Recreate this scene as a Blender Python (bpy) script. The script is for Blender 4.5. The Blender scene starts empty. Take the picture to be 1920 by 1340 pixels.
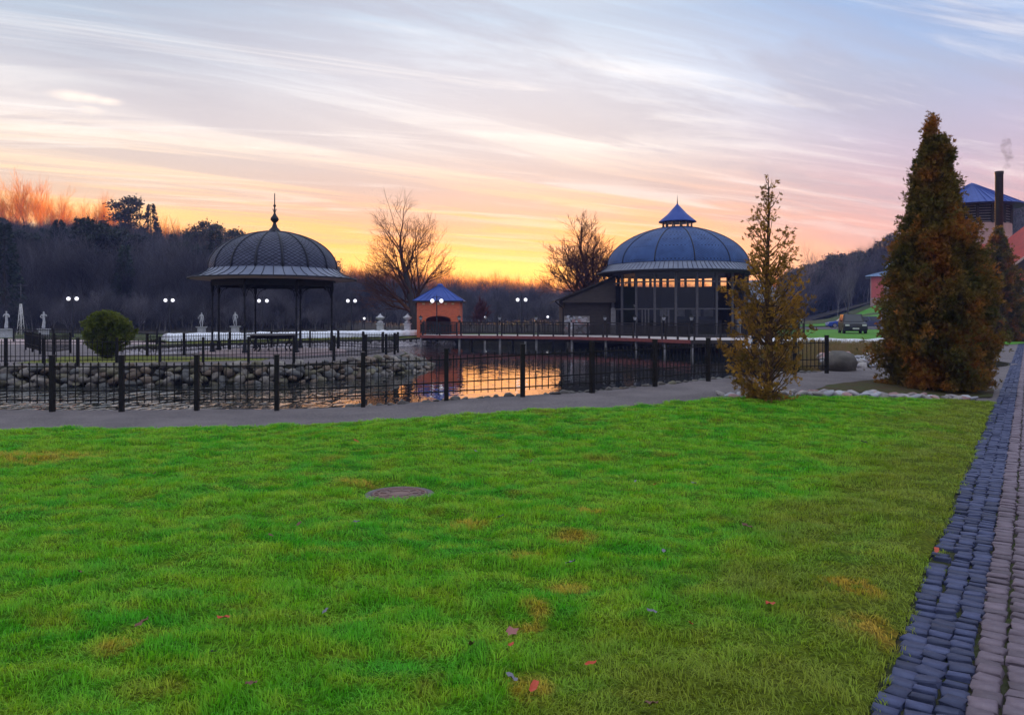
import bpy, bmesh, math, random
import numpy as np
from mathutils import Vector, Matrix, noise as mnoise
from mathutils.geometry import delaunay_2d_cdt

R = math.radians
PI = math.pi
sc = bpy.context.scene
COL = sc.collection

# ------------------------------------------------------------------ camera
FPX = 1467.0            # focal length in pixels of the 1920 px wide photograph
EYE = 1.6
HORIZON = 596.0
cam_d = bpy.data.cameras.new('camera')
cam_d.sensor_width = 36.0
cam_d.lens = 36.0 * FPX / 1920.0
cam_d.shift_y = -(670.0 - HORIZON) / 1920.0
cam_d.clip_start = 0.05
cam_d.clip_end = 4000.0
cam = bpy.data.objects.new('camera', cam_d)
COL.objects.link(cam)
cam.location = (0, 0, EYE)
cam.rotation_euler = (R(90), 0, 0)
sc.camera = cam

# ------------------------------------------------------------------ render / exposure
sc.render.engine = 'CYCLES'
sc.view_settings.view_transform = 'Standard'
sc.view_settings.look = 'None'
sc.view_settings.exposure = 0.45
sc.view_settings.gamma = 1.0
cy = sc.cycles
cy.use_denoising = True
try:
    cy.denoiser = 'OPENIMAGEDENOISE'
except Exception:
    pass
cy.max_bounces = 6
cy.diffuse_bounces = 3
cy.glossy_bounces = 4
cy.transmission_bounces = 4
cy.transparent_max_bounces = 12
cy.volume_bounces = 0
cy.caustics_reflective = False
cy.caustics_refractive = False
cy.sample_clamp_indirect = 4.0

# ------------------------------------------------------------------ sky and sun
SUN_AZ = R(-1.5)         # measured from +Y towards +X
SUN_EL = R(2.0)
world = bpy.data.worlds.new('World')
sc.world = world
world.use_nodes = True


def build_sky():
    nt = world.node_tree
    nt.nodes.clear()
    L = nt.links.new

    def node(t, **kw):
        n = nt.nodes.new(t)
        for k, v in kw.items():
            setattr(n, k, v)
        return n

    def math_(op, a, b=None, clamp=False):
        n = node('ShaderNodeMath', operation=op, use_clamp=clamp)
        for i, v in enumerate((a, b)):
            if v is None:
                continue
            if isinstance(v, (int, float)):
                n.inputs[i].default_value = v
            else:
                L(v, n.inputs[i])
        return n.outputs[0]

    def smooth(v, a, b):
        n = node('ShaderNodeMapRange', interpolation_type='SMOOTHSTEP')
        L(v, n.inputs[0])
        n.inputs[1].default_value = a
        n.inputs[2].default_value = b
        return n.outputs[0]

    def ramp(fac, stops):
        n = node('ShaderNodeValToRGB')
        cr = n.color_ramp
        while len(cr.elements) < len(stops):
            cr.elements.new(0.5)
        for e, (p, c) in zip(cr.elements, stops):
            e.position = p / 90.0
            e.color = (c[0], c[1], c[2], 1)
        L(fac, n.inputs[0])
        return n.outputs[0]

    def mix(f, a, b, mode='MIX'):
        n = node('ShaderNodeMix', data_type='RGBA', blend_type=mode)
        if isinstance(f, (int, float)):
            n.inputs[0].default_value = f
        else:
            L(f, n.inputs[0])
        for i, v in ((6, a), (7, b)):
            if isinstance(v, tuple):
                n.inputs[i].default_value = (*v, 1)
            else:
                L(v, n.inputs[i])
        return n.outputs[2]

    tc = node('ShaderNodeTexCoord')
    sep = node('ShaderNodeSeparateXYZ')
    L(tc.outputs['Generated'], sep.inputs[0])
    x, y, z = sep.outputs
    az = math_('ARCTAN2', x, y)
    el = math_('DIVIDE', math_('ARCSINE', z), PI / 2, clamp=True)
    A = ramp(el, [(0, (1.7, .56, .06)), (2.4, (1.8, .66, .08)), (3.6, (1.75, .74, .13)), (5.0, (1.6, .57, .085)), (7.0, (1.12, .50, .16)), (9.5, (.80, .55, .39)), (12.0, (.79, .70, .63)),
                  (16.5, (.73, .74, .77)), (21, (.48, .57, .68)), (35, (.66, .75, .88)), (90, (.84, .91, 1.0))])
    Lf = ramp(el, [(0, (1.6, .55, .07)), (4, (1.5, .66, .12)), (7.2, (1.2, .66, .22)), (10, (.94, .70, .48)), (13, (.72, .65, .62)),
                   (17, (.46, .50, .57)), (21, (.34, .44, .56)), (35, (.62, .72, .86)), (90, (.84, .91, 1.0))])
    B = ramp(el, [(0, (1.1, .45, .20)), (3.2, (.95, .43, .27)), (6.5, (.70, .39, .37)), (10.5, (.50, .40, .49)),
                  (16, (.34, .42, .60)), (21, (.19, .34, .61)), (35, (.52, .64, .84)), (90, (.84, .91, 1.0))])
    K = ramp(el, [(0, (.20, .22, .32)), (6, (.30, .31, .43)), (12, (.40, .44, .58)), (25, (.50, .58, .74)), (50, (.72, .80, .93)), (90, (.84, .91, 1.0))])
    right = smooth(az, R(3), R(31))
    left = smooth(math_('MULTIPLY', az, -1.0), R(6), R(30))
    behind = smooth(math_('ABSOLUTE', az), R(48), R(120))
    col = mix(right, A, B)
    col = mix(left, col, Lf)
    col = mix(behind, col, K)
    # thin streaked cirrus, laid out on a flat layer overhead
    den = math_('ADD', math_('MAXIMUM', z, 0.0), 0.10)
    px = math_('DIVIDE', x, den)
    py = math_('DIVIDE', y, den)
    cmb = node('ShaderNodeCombineXYZ')
    L(px, cmb.inputs[0])
    L(py, cmb.inputs[1])

    def streak(angle, sx, sy, scale, detail, off, rough=.6, dist=0.6):
        mp = node('ShaderNodeMapping', vector_type='TEXTURE')
        mp.inputs['Rotation'].default_value = (0, 0, angle)
        mp.inputs['Location'].default_value = (off, off * .7, 0)
        mp.inputs['Scale'].default_value = (sx, sy, 1)
        L(cmb.outputs[0], mp.inputs[0])
        n = node('ShaderNodeTexNoise')
        n.inputs['Scale'].default_value = scale
        n.inputs['Detail'].default_value = detail
        n.inputs['Roughness'].default_value = rough
        n.inputs['Distortion'].default_value = dist
        L(mp.outputs[0], n.inputs['Vector'])
        return n.outputs[0]
    c1 = streak(R(28), 4.2, .75, 1.25, 8, 3.1, .64, .9)
    c2 = streak(R(20), 6.0, 1.0, 3.2, 8, 7.7, .66, 1.1)
    c3 = streak(R(40), 3.0, 1.6, .55, 4, 1.2)
    dark = math_('MULTIPLY', smooth(c1, .42, .58), smooth(c3, .30, .54))
    dark2 = math_('MULTIPLY', smooth(c2, .46, .66), .62)
    dk = math_('MAXIMUM', dark, dark2)
    grey = mix(.60, col, (.36, .33, .39), 'MIX')
    low = smooth(z, .055, .15)
    col = mix(math_('MULTIPLY', math_('MULTIPLY', dk, math_('ADD', math_('MULTIPLY', low, .7), .3)), .82), col, grey)
    br = math_('MULTIPLY', math_('MULTIPLY', smooth(c2, .52, .32), math_('ADD', math_('MULTIPLY', low, .75), .25)), .36)
    col = mix(br, col, (1.0, .93, .86))
    # small sunlit wisp, upper left
    nrm = node('ShaderNodeVectorMath', operation='NORMALIZE')
    L(tc.outputs['Generated'], nrm.inputs[0])
    wisp = None
    for (u, v, w) in ((135, 180, .014), (165, 184, .012), (200, 190, .010), (168, 206, .009)):
        d = Vector(((u - 960) / FPX, 1, -(v - HORIZON) / FPX)).normalized()
        sb = node('ShaderNodeVectorMath', operation='SUBTRACT')
        L(nrm.outputs[0], sb.inputs[0])
        sb.inputs[1].default_value = d
        ml = node('ShaderNodeVectorMath', operation='MULTIPLY')
        L(sb.outputs[0], ml.inputs[0])
        ml.inputs[1].default_value = (1, 1, 3.6)
        ln = node('ShaderNodeVectorMath', operation='LENGTH')
        L(ml.outputs[0], ln.inputs[0])
        g = smooth(ln.outputs['Value'], w * 2.2, 0.0)
        wisp = g if wisp is None else math_('MAXIMUM', wisp, g)
    wisp = math_('MULTIPLY', wisp, smooth(c2, .36, .56))
    col = mix(math_('MULTIPLY', wisp, .8), col, (1.0, .84, .72))
    nish = node('ShaderNodeTexSky', sky_type='NISHITA')
    nish.sun_disc = False
    nish.sun_elevation = SUN_EL
    nish.sun_rotation = SUN_AZ
    nish.air_density = 1.0
    nish.dust_density = 2.0
    bg1 = node('ShaderNodeBackground')
    L(nish.outputs[0], bg1.inputs[0])
    bg1.inputs[1].default_value = 0.012
    bg2 = node('ShaderNodeBackground')
    L(col, bg2.inputs[0])
    bg2.inputs[1].default_value = 1.0
    add = node('ShaderNodeAddShader')
    L(bg1.outputs[0], add.inputs[0])
    L(bg2.outputs[0], add.inputs[1])
    out = node('ShaderNodeOutputWorld')
    L(add.outputs[0], out.inputs[0])


build_sky()

sun_d = bpy.data.lights.new('sun', 'SUN')
sun_d.energy = 5.0
sun_d.angle = R(1.0)
sun_d.color = (1.0, .50, .15)
sun = bpy.data.objects.new('sun', sun_d)
COL.objects.link(sun)
sun_dir = Vector((math.sin(SUN_AZ) * math.cos(SUN_EL), math.cos(SUN_AZ) * math.cos(SUN_EL), math.sin(SUN_EL)))
sun.rotation_euler = sun_dir.to_track_quat('Z', 'Y').to_euler()

# ------------------------------------------------------------------ helpers
rng = random.Random(7)


def S(a, b, x):
    t = min(1.0, max(0.0, (x - a) / (b - a)))
    return t * t * (3 - 2 * t)


def lerp(a, b, t):
    return a + (b - a) * t


def at(u, v, z=0.0):
    """point of the place at height z that the photograph shows at pixel (u, v)"""
    Y = (EYE - z) * FPX / (v - HORIZON)
    return Vector(((u - 960) / FPX * Y, Y, z))


def atY(u, v, Y):
    return Vector(((u - 960) / FPX * Y, Y, EYE - (v - HORIZON) / FPX * Y))


def tag(o, label=None, cat=None, group=None, kind=None):
    if label:
        o['label'] = label
    if cat:
        o['category'] = cat
    if group:
        o['group'] = group
    if kind:
        o['kind'] = kind
    return o


def empty(name, loc=(0, 0, 0), rz=0.0):
    o = bpy.data.objects.new(name, None)
    COL.objects.link(o)
    o.location = loc
    o.rotation_euler = (0, 0, rz)
    o.empty_display_size = .2
    return o


def link_mesh(name, me, parent=None, loc=None):
    o = bpy.data.objects.new(name, me)
    COL.objects.link(o)
    if parent is not None:
        o.parent = parent
    if loc is not None:
        o.location = loc
    return o


def copy_tree(o, parent=None):
    c = o.copy()
    COL.objects.link(c)
    c.parent = parent
    for ch in list(o.children):
        copy_tree(ch, c)
    return c


class MB:
    """collects shapes; build() links them as one mesh object"""

    def __init__(s):
        s.v = []
        s.f = []
        s.sm = []

    def add(s, vs, fs, smooth=False):
        b = len(s.v)
        s.v.extend([tuple(p) for p in vs])
        for f in fs:
            s.f.append([i + b for i in f])
            s.sm.append(smooth)

    def box(s, c, size, rz=0.0):
        hx, hy, hz = size[0] / 2, size[1] / 2, size[2] / 2
        cs, sn = math.cos(rz), math.sin(rz)
        vs = []
        for dz in (-hz, hz):
            for dx, dy in ((-hx, -hy), (hx, -hy), (hx, hy), (-hx, hy)):
                vs.append((c[0] + dx * cs - dy * sn, c[1] + dx * sn + dy * cs, c[2] + dz))
        s.add(vs, [(3, 2, 1, 0), (4, 5, 6, 7), (0, 1, 5, 4), (1, 2, 6, 5), (2, 3, 7, 6), (3, 0, 4, 7)])

    def bar(s, p, q, w, h):
        """rectangular bar from p to q, w sideways, h upwards"""
        p, q = Vector(p), Vector(q)
        d = (q - p).normalized()
        up = Vector((0, 0, 1)) if abs(d.z) < .95 else Vector((1, 0, 0))
        sd = d.cross(up).normalized()
        u2 = sd.cross(d).normalized()
        vs = []
        for e in (p, q):
            for a, b in ((-1, -1), (1, -1), (1, 1), (-1, 1)):
                vs.append(e + sd * (a * w / 2) + u2 * (b * h / 2))
        s.add(vs, [(0, 1, 2, 3), (7, 6, 5, 4), (0, 4, 5, 1), (1, 5, 6, 2), (2, 6, 7, 3), (3, 7, 4, 0)])

    def tube(s, pts, rad, n=6, smooth=True, caps=True):
        pts = [Vector(p) for p in pts]
        if not hasattr(rad, '__len__'):
            rad = [rad] * len(pts)
        b = len(s.v)
        prev = None
        for i, p in enumerate(pts):
            d = (pts[min(i + 1, len(pts) - 1)] - pts[max(i - 1, 0)]).normalized()
            if prev is None:
                a = d.orthogonal().normalized()
            else:
                a = (prev - d * prev.dot(d))
                a = a.normalized() if a.length > 1e-6 else d.orthogonal().normalized()
            prev = a
            c = d.cross(a)
            for k in range(n):
                t = 2 * PI * k / n
                s.v.append(tuple(p + a * (math.cos(t) * rad[i]) + c * (math.sin(t) * rad[i])))
        for i in range(len(pts) - 1):
            for k in range(n):
                k2 = (k + 1) % n
                s.f.append([b + i * n + k, b + i * n + k2, b + (i + 1) * n + k2, b + (i + 1) * n + k])
                s.sm.append(smooth)
        if caps:
            s.f.append([b + k for k in range(n)][::-1])
            s.sm.append(False)
            s.f.append([b + (len(pts) - 1) * n + k for k in range(n)])
            s.sm.append(False)

    def lathe(s, prof, n=16, c=(0, 0, 0), smooth=True, a0=0.0, cap=True):
        b = len(s.v)
        for r, z in prof:
            for k in range(n):
                t = a0 + 2 * PI * k / n
                s.v.append((c[0] + r * math.cos(t), c[1] + r * math.sin(t), c[2] + z))
        for i in range(len(prof) - 1):
            for k in range(n):
                k2 = (k + 1) % n
                s.f.append([b + i * n + k, b + i * n + k2, b + (i + 1) * n + k2, b + (i + 1) * n + k])
                s.sm.append(smooth)
        if cap:
            s.f.append([b + k for k in range(n)][::-1])
            s.sm.append(False)
            s.f.append([b + (len(prof) - 1) * n + k for k in range(n)])
            s.sm.append(False)

    def prism(s, poly, y0, y1, axis='y'):
        """extrude a polygon (a, z) along y (or x)"""
        n = len(poly)
        if axis == 'y':
            vs = [(a, y0, z) for a, z in poly] + [(a, y1, z) for a, z in poly]
        else:
            vs = [(y0, a, z) for a, z in poly] + [(y1, a, z) for a, z in poly]
        fs = [tuple(range(n)), tuple(range(2 * n - 1, n - 1, -1))]
        for i in range(n):
            j = (i + 1) % n
            fs.append((i, i + n, j + n, j))
        s.add(vs, fs)

    def mesh(s, name, mat=None):
        me = bpy.data.meshes.new(name)
        me.from_pydata(s.v, [], s.f)
        me.polygons.foreach_set('use_smooth', s.sm)
        if mat is not None:
            me.materials.append(mat)
        me.update()
        return me

    def build(s, name, mat=None, parent=None, loc=None, fix=True):
        me = s.mesh(name, mat)
        if fix:
            bm = bmesh.new()
            bm.from_mesh(me)
            bmesh.ops.recalc_face_normals(bm, faces=bm.faces)
            bm.to_mesh(me)
            bm.free()
        return link_mesh(name, me, parent, loc)


# ------------------------------------------------------------------ materials
def new_mat(name):
    m = bpy.data.materials.new(name)
    m.use_nodes = True
    nt = m.node_tree
    return m, nt, nt.nodes['Principled BSDF']


def mat(name, c, rough=.7, c2=None, scale=6.0, bump=0.0, bscale=None, metallic=0.0, spec=.4, detail=5, coord='Object', stretch=(1, 1, 1), contrast=(.35, .65), rand=0.0):
    """base colour c mottled with c2 by noise, plus fine relief; rand varies the value between objects"""
    m, nt, b = new_mat(name)
    L = nt.links.new
    b.inputs['Roughness'].default_value = rough
    b.inputs['Metallic'].default_value = metallic
    b.inputs['Specular IOR Level'].default_value = spec
    b.inputs['Base Color'].default_value = (*c, 1)
    tc = nt.nodes.new('ShaderNodeTexCoord')
    if coord == 'World':
        src = nt.nodes.new('ShaderNodeNewGeometry').outputs['Position']
    else:
        src = tc.outputs[coord]
    mp = nt.nodes.new('ShaderNodeMapping')
    mp.inputs['Scale'].default_value = stretch
    L(src, mp.inputs[0])
    colout = None
    if c2 is not None:
        n = nt.nodes.new('ShaderNodeTexNoise')
        n.inputs['Scale'].default_value = scale
        n.inputs['Detail'].default_value = detail
        n.inputs['Roughness'].default_value = .62
        L(mp.outputs[0], n.inputs['Vector'])
        r = nt.nodes.new('ShaderNodeValToRGB')
        r.color_ramp.elements[0].position = contrast[0]
        r.color_ramp.elements[1].position = contrast[1]
        r.color_ramp.elements[0].color = (*c, 1)
        r.color_ramp.elements[1].color = (*c2, 1)
        L(n.outputs[0], r.inputs[0])
        colout = r.outputs[0]
    if rand > 0:
        oi = nt.nodes.new('ShaderNodeObjectInfo')
        mr = nt.nodes.new('ShaderNodeMapRange')
        mr.inputs[3].default_value = 1 - rand
        mr.inputs[4].default_value = 1 + rand
        L(oi.outputs['Random'], mr.inputs[0])
        hs = nt.nodes.new('ShaderNodeHueSaturation')
        L(mr.outputs[0], hs.inputs['Value'])
        if colout is not None:
            L(colout, hs.inputs['Color'])
        else:
            hs.inputs['Color'].default_value = (*c, 1)
        colout = hs.outputs[0]
    if colout is not None:
        L(colout, b.inputs['Base Color'])
    if bump > 0:
        n2 = nt.nodes.new('ShaderNodeTexNoise')
        n2.inputs['Scale'].default_value = bscale or scale * 4
        n2.inputs['Detail'].default_value = 6
        L(mp.outputs[0], n2.inputs['Vector'])
        bp = nt.nodes.new('ShaderNodeBump')
        bp.inputs['Strength'].default_value = 1.0
        bp.inputs['Distance'].default_value = bump
        L(n2.outputs[0], bp.inputs['Height'])
        L(bp.outputs[0], b.inputs['Normal'])
    return m


def leaf_mat(name, c, c2, c3=None, scale=1.5, trans=.35, rough=.6, each=0.0):
    """thin foliage or twigs: diffuse with light shining through; colour mottled over the plant"""
    m, nt, b = new_mat(name)
    L = nt.links.new
    geo = nt.nodes.new('ShaderNodeNewGeometry')
    n = nt.nodes.new('ShaderNodeTexNoise')
    n.inputs['Scale'].default_value = scale
    n.inputs['Detail'].default_value = 4
    L(geo.outputs['Position'], n.inputs['Vector'])
    r = nt.nodes.new('ShaderNodeValToRGB')
    r.color_ramp.elements[0].position = .34
    r.color_ramp.elements[1].position = .66
    r.color_ramp.elements[0].color = (*c, 1)
    r.color_ramp.elements[1].color = (*c2, 1)
    if c3 is not None:
        e = r.color_ramp.elements.new(.5)
        e.color = (*c3, 1)
    L(n.outputs[0], r.inputs[0])
    hs = nt.nodes.new('ShaderNodeHueSaturation')
    wn = nt.nodes.new('ShaderNodeTexWhiteNoise')
    wn.noise_dimensions = '1D'
    L(geo.outputs['Random Per Island'], wn.inputs['W'])
    mr = nt.nodes.new('ShaderNodeMapRange')
    mr.inputs[3].default_value = .6
    mr.inputs[4].default_value = 1.4
    L(wn.outputs['Value'], mr.inputs[0])
    L(mr.outputs[0], hs.inputs['Value'])
    L(r.outputs[0], hs.inputs['Color'])
    if each > 0:
        oi = nt.nodes.new('ShaderNodeObjectInfo')
        m2 = nt.nodes.new('ShaderNodeMapRange')
        m2.inputs[3].default_value = 1 - each
        m2.inputs[4].default_value = 1 + each
        L(oi.outputs['Random'], m2.inputs[0])
        mu = nt.nodes.new('ShaderNodeMath')
        mu.operation = 'MULTIPLY'
        L(mr.outputs[0], mu.inputs[0])
        L(m2.outputs[0], mu.inputs[1])
        L(mu.outputs[0], hs.inputs['Value'])
    L(hs.outputs[0], b.inputs['Base Color'])
    b.inputs['Roughness'].default_value = rough
    b.inputs['Specular IOR Level'].default_value = .25
    tr = nt.nodes.new('ShaderNodeBsdfTranslucent')
    L(hs.outputs[0], tr.inputs['Color'])
    mx = nt.nodes.new('ShaderNodeMixShader')
    mx.inputs[0].default_value = trans
    L(b.outputs[0], mx.inputs[1])
    L(tr.outputs[0], mx.inputs[2])
    L(mx.outputs[0], nt.nodes['Material Output'].inputs['Surface'])
    return m


M = {}
M['iron'] = mat('black_iron', (.006, .006, .007), .6, (.013, .012, .012), 9, .001, 60, spec=.2)
M['iron_dark'] = mat('gazebo_iron', (.008, .010, .016), .55, (.018, .018, .026), 8, .002, 40, spec=.25)
M['slate'] = mat('slate_shingle', (.030, .036, .075), .5, (.060, .068, .125), 3.0, .003, 30, spec=.3)
M['slate_under'] = mat('slate_underlay', (.012, .013, .022), .8, spec=.1)
M['slate_rib'] = mat('lead_rib', (.016, .018, .03), .55, (.028, .03, .045), 5, spec=.25)
M['zinc'] = mat('zinc_sheet', (.12, .145, .23), .42, (.19, .215, .30), 1.5, .002, 14, spec=.5)
M['blue_slate'] = mat('blue_slate', (.022, .062, .20), .5, (.045, .105, .30), 1.2, .004, 12, spec=.28)
M['blue_metal'] = mat('blue_sheet_metal', (.025, .062, .29), .5, (.042, .09, .36), 1.0, .002, 10, spec=.25)
M['pale_blue_metal'] = mat('pale_blue_sheet_metal', (.22, .34, .52), .4, (.3, .42, .6), 1.0, .002, 10)
M['soffit'] = mat('soffit_boards', (.55, .42, .40), .7, (.45, .33, .31), 3)
M['stone_pink'] = mat('pink_paving', (.42, .31, .31), .8, (.32, .25, .26), 2.5, .004, 20)
M['concrete'] = mat('concrete', (.26, .25, .26), .85, (.17, .165, .17), 3, .006, 25)
M['boulder'] = [mat('boulder_%d' % i, c, .75, d, 3.0, .012, 9, coord='Object', rand=.3) for i, (c, d) in enumerate((
    ((.15, .13, .115), (.07, .062, .055)), ((.19, .145, .11), (.09, .065, .05)), ((.13, .13, .13), (.07, .07, .07)), ((.10, .095, .055), (.17, .15, .11)),
    ((.26, .235, .21), (.14, .125, .115))))]
M['pebble'] = [mat('pale_stone_%d' % i, c, .7, d, 5.0, .006, 18, rand=.25) for i, (c, d) in enumerate((
    ((.40, .36, .38), (.26, .24, .27)), ((.40, .24, .24), (.28, .17, .17)), ((.30, .31, .37), (.42, .42, .46)), ((.22, .20, .20), (.34, .31, .30))))]
M['wet_stone'] = mat('dark_bank_stone', (.05, .045, .045), .6, (.11, .095, .09), 4, .01, 14, rand=.3)
M['brown_wood'] = mat('brown_timber', (.060, .044, .038), .65, (.035, .026, .024), 2.0, .004, 12, stretch=(1, 1, 6))
M['dark_wood'] = mat('dark_timber', (.022, .018, .018), .65, (.036, .029, .028), 3, .003, 16, spec=.25)
M['frame_grey'] = mat('grey_frame', (.085, .08, .09), .55, (.065, .062, .072), 4, spec=.3)
M['red_beam'] = mat('red_edge_beam', (.26, .06, .05), .6, (.18, .045, .045), 4, .003, 20)
M['deck'] = mat('bleached_deck', (.62, .56, .55), .7, (.48, .43, .43), 3, .003, 20, stretch=(1, 8, 1))
M['white_stone'] = mat('statue_stone', (.55, .55, .58), .75, (.36, .36, .40), 7, .004, 30)
M['fleece'] = mat('white_fleece', (.80, .82, .88), .85, (.70, .73, .82), 2.5, .03, 3.5)
M['plaster_pink'] = mat('pink_plaster', (.72, .15, .12), .85, (.62, .13, .11), 1.5)
M['plaster_pale'] = mat('pale_pink_plaster', (.52, .36, .32), .85, (.44, .30, .28), 1.5)
M['red_roof'] = mat('red_roof', (.42, .045, .03), .6, (.30, .035, .03), 1.2, .01, 8)
M['white_paint'] = mat('white_paint', (.7, .68, .68), .6)
M['dark'] = mat('interior_shade', (.012, .012, .015), .9)  # near-black colour stands in for shade inside buildings
M['soil'] = mat('reddish_soil', (.075, .035, .02), .95, (.04, .022, .014), 7, .03, 14)
M['bank_soil'] = mat('wet_bank_soil', (.03, .026, .02), .9, (.05, .045, .03), 3, .03, 9)
M['rubber'] = mat('tyre_rubber', (.015, .015, .016), .85)
M['rim'] = mat('alloy_rim', (.35, .35, .38), .35, metallic=.8)
M['bark'] = mat('bark', (.06, .045, .04), .9, (.03, .024, .022), 6, .015, 10, stretch=(1, 1, .3))
M['bark_rust'] = mat('reddish_bark', (.12, .06, .035), .9, (.06, .035, .022), 8, .012, 14, stretch=(1, 1, .3))
M['birch'] = mat('birch_bark', (.30, .28, .28), .8, (.08, .07, .07), 3, stretch=(1, 1, 2))


def emit_mat(name, c, s, base=(.8, .8, .8)):
    m, nt, b = new_mat(name)
    b.inputs['Base Color'].default_value = (*base, 1)
    b.inputs['Emission Color'].default_value = (*c, 1)
    b.inputs['Emission Strength'].default_value = s
    b.inputs['Roughness'].default_value = .3
    return m


M['globe'] = emit_mat('lit_opal_globe', (.95, .93, 1.0), .9)


def glass_mat(name, tint=(.9, .92, .95), refl=.9):
    m, nt, b = new_mat(name)
    nt.nodes.remove(b)
    L = nt.links.new
    t = nt.nodes.new('ShaderNodeBsdfTransparent')
    t.inputs[0].default_value = (*tint, 1)
    g = nt.nodes.new('ShaderNodeBsdfGlossy')
    g.inputs['Roughness'].default_value = .02
    g.inputs['Color'].default_value = (refl, refl, refl, 1)
    lw = nt.nodes.new('ShaderNodeLayerWeight')
    lw.inputs[0].default_value = .5
    pw = nt.nodes.new('ShaderNodeMath')
    pw.operation = 'POWER'
    pw.inputs[1].default_value = 5.0
    L(lw.outputs['Facing'], pw.inputs[0])
    fr = nt.nodes.new('ShaderNodeMath')
    fr.operation = 'MULTIPLY_ADD'
    fr.inputs[1].default_value = .96
    fr.inputs[2].default_value = .04
    L(pw.outputs[0], fr.inputs[0])
    mx = nt.nodes.new('ShaderNodeMixShader')
    L(fr.outputs[0], mx.inputs[0])
    L(t.outputs[0], mx.inputs[1])
    L(g.outputs[0], mx.inputs[2])
    L(mx.outputs[0], nt.nodes['Material Output'].inputs['Surface'])
    return m


M['glass'] = glass_mat('window_glass')
M['dark_glass'] = mat('dark_window', (.02, .025, .035), .08, spec=.6)


def brick_mat():
    m, nt, b = new_mat('red_brick')
    L = nt.links.new
    tc = nt.nodes.new('ShaderNodeTexCoord')
    mp = nt.nodes.new('ShaderNodeMapping')
    mp.inputs['Rotation'].default_value = (R(90), 0, 0)
    L(tc.outputs['Object'], mp.inputs[0])
    br = nt.nodes.new('ShaderNodeTexBrick')
    br.inputs['Color1'].default_value = (.74, .125, .034, 1)
    br.inputs['Color2'].default_value = (.60, .085, .028, 1)
    br.inputs['Mortar'].default_value = (.46, .24, .15, 1)
    br.inputs['Scale'].default_value = 1.0
    br.inputs['Brick Width'].default_value = .25
    br.inputs['Row Height'].default_value = .077
    br.inputs['Mortar Size'].default_value = .008
    L(mp.outputs[0], br.inputs['Vector'])
    L(br.outputs['Color'], b.inputs['Base Color'])
    b.inputs['Roughness'].default_value = .85
    return m


M['brick'] = brick_mat()


def water_mat():
    m, nt, b = new_mat('pond_water')
    L = nt.links.new
    b.inputs['Base Color'].default_value = (.012, .016, .016, 1)
    b.inputs['Roughness'].default_value = .035
    b.inputs['IOR'].default_value = 1.42
    b.inputs['Specular IOR Level'].default_value = .5
    geo = nt.nodes.new('ShaderNodeNewGeometry')
    sep = nt.nodes.new('ShaderNodeSeparateXYZ')
    L(geo.outputs['Position'], sep.inputs[0])

    def noise(scale, detail, sx=1.0, sy=1.0):
        mp = nt.nodes.new('ShaderNodeMapping')
        mp.inputs['Scale'].default_value = (sx, sy, 1)
        L(geo.outputs['Position'], mp.inputs[0])
        n = nt.nodes.new('ShaderNodeTexNoise')
        n.inputs['Scale'].default_value = scale
        n.inputs['Detail'].default_value = detail
        n.inputs['Distortion'].default_value = .4
        L(mp.outputs[0], n.inputs['Vector'])
        return n.outputs[0]
    # wind ripples in the channel on the left, calm water on the right
    mr = nt.nodes.new('ShaderNodeMapRange')
    mr.interpolation_type = 'SMOOTHSTEP'
    mr.inputs[1].default_value = -3.2
    mr.inputs[2].default_value = -8.5
    mr.inputs[3].default_value = .05
    mr.inputs[4].default_value = 1.0
    L(sep.outputs[0], mr.inputs[0])
    b1 = nt.nodes.new('ShaderNodeBump')
    b1.inputs['Distance'].default_value = .20
    L(mr.outputs[0], b1.inputs['Strength'])
    L(noise(1.0, 1.6, 2.6, 1.15), b1.inputs['Height'])
    b2 = nt.nodes.new('ShaderNodeBump')
    b2.inputs['Distance'].default_value = .0009
    b2.inputs['Strength'].default_value = 1.0
    L(noise(3.0, 2, .6, 1.6), b2.inputs['Height'])
    L(b1.outputs[0], b2.inputs['Normal'])
    L(b2.outputs[0], b.inputs['Normal'])
    return m


M['water'] = water_mat()


def ground_mat(name, cols, scales, bump=.02, bscale=8, rough=.95):
    """three colours blended by two world-space noises"""
    m, nt, b = new_mat(name)
    L = nt.links.new
    geo = nt.nodes.new('ShaderNodeNewGeometry')

    def noise(scale, d=6):
        n = nt.nodes.new('ShaderNodeTexNoise')
        n.inputs['Scale'].default_value = scale
        n.inputs['Detail'].default_value = d
        n.inputs['Roughness'].default_value = .65
        L(geo.outputs['Position'], n.inputs['Vector'])
        return n.outputs[0]

    def ss(v, a, c):
        n = nt.nodes.new('ShaderNodeMapRange')
        n.inputs[1].default_value = a
        n.inputs[2].default_value = c
        L(v, n.inputs[0])
        return n.outputs[0]

    def mix(f, a, c):
        n = nt.nodes.new('ShaderNodeMix')
        n.data_type = 'RGBA'
        L(f, n.inputs[0])
        for i, v in ((6, a), (7, c)):
            if isinstance(v, tuple):
                n.inputs[i].default_value = (*v, 1)
            else:
                L(v, n.inputs[i])
        return n.outputs[2]
    c = mix(ss(noise(scales[0]), .38, .62), cols[0], cols[1])
    c = mix(ss(noise(scales[1]), .5, .68), c, cols[2])
    L(c, b.inputs['Base Color'])
    b.inputs['Roughness'].default_value = rough
    b.inputs['Specular IOR Level'].default_value = .25
    bp = nt.nodes.new('ShaderNodeBump')
    bp.inputs['Distance'].default_value = bump
    L(noise(bscale, 8), bp.inputs['Height'])
    L(bp.outputs[0], b.inputs['Normal'])
    return m


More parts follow.
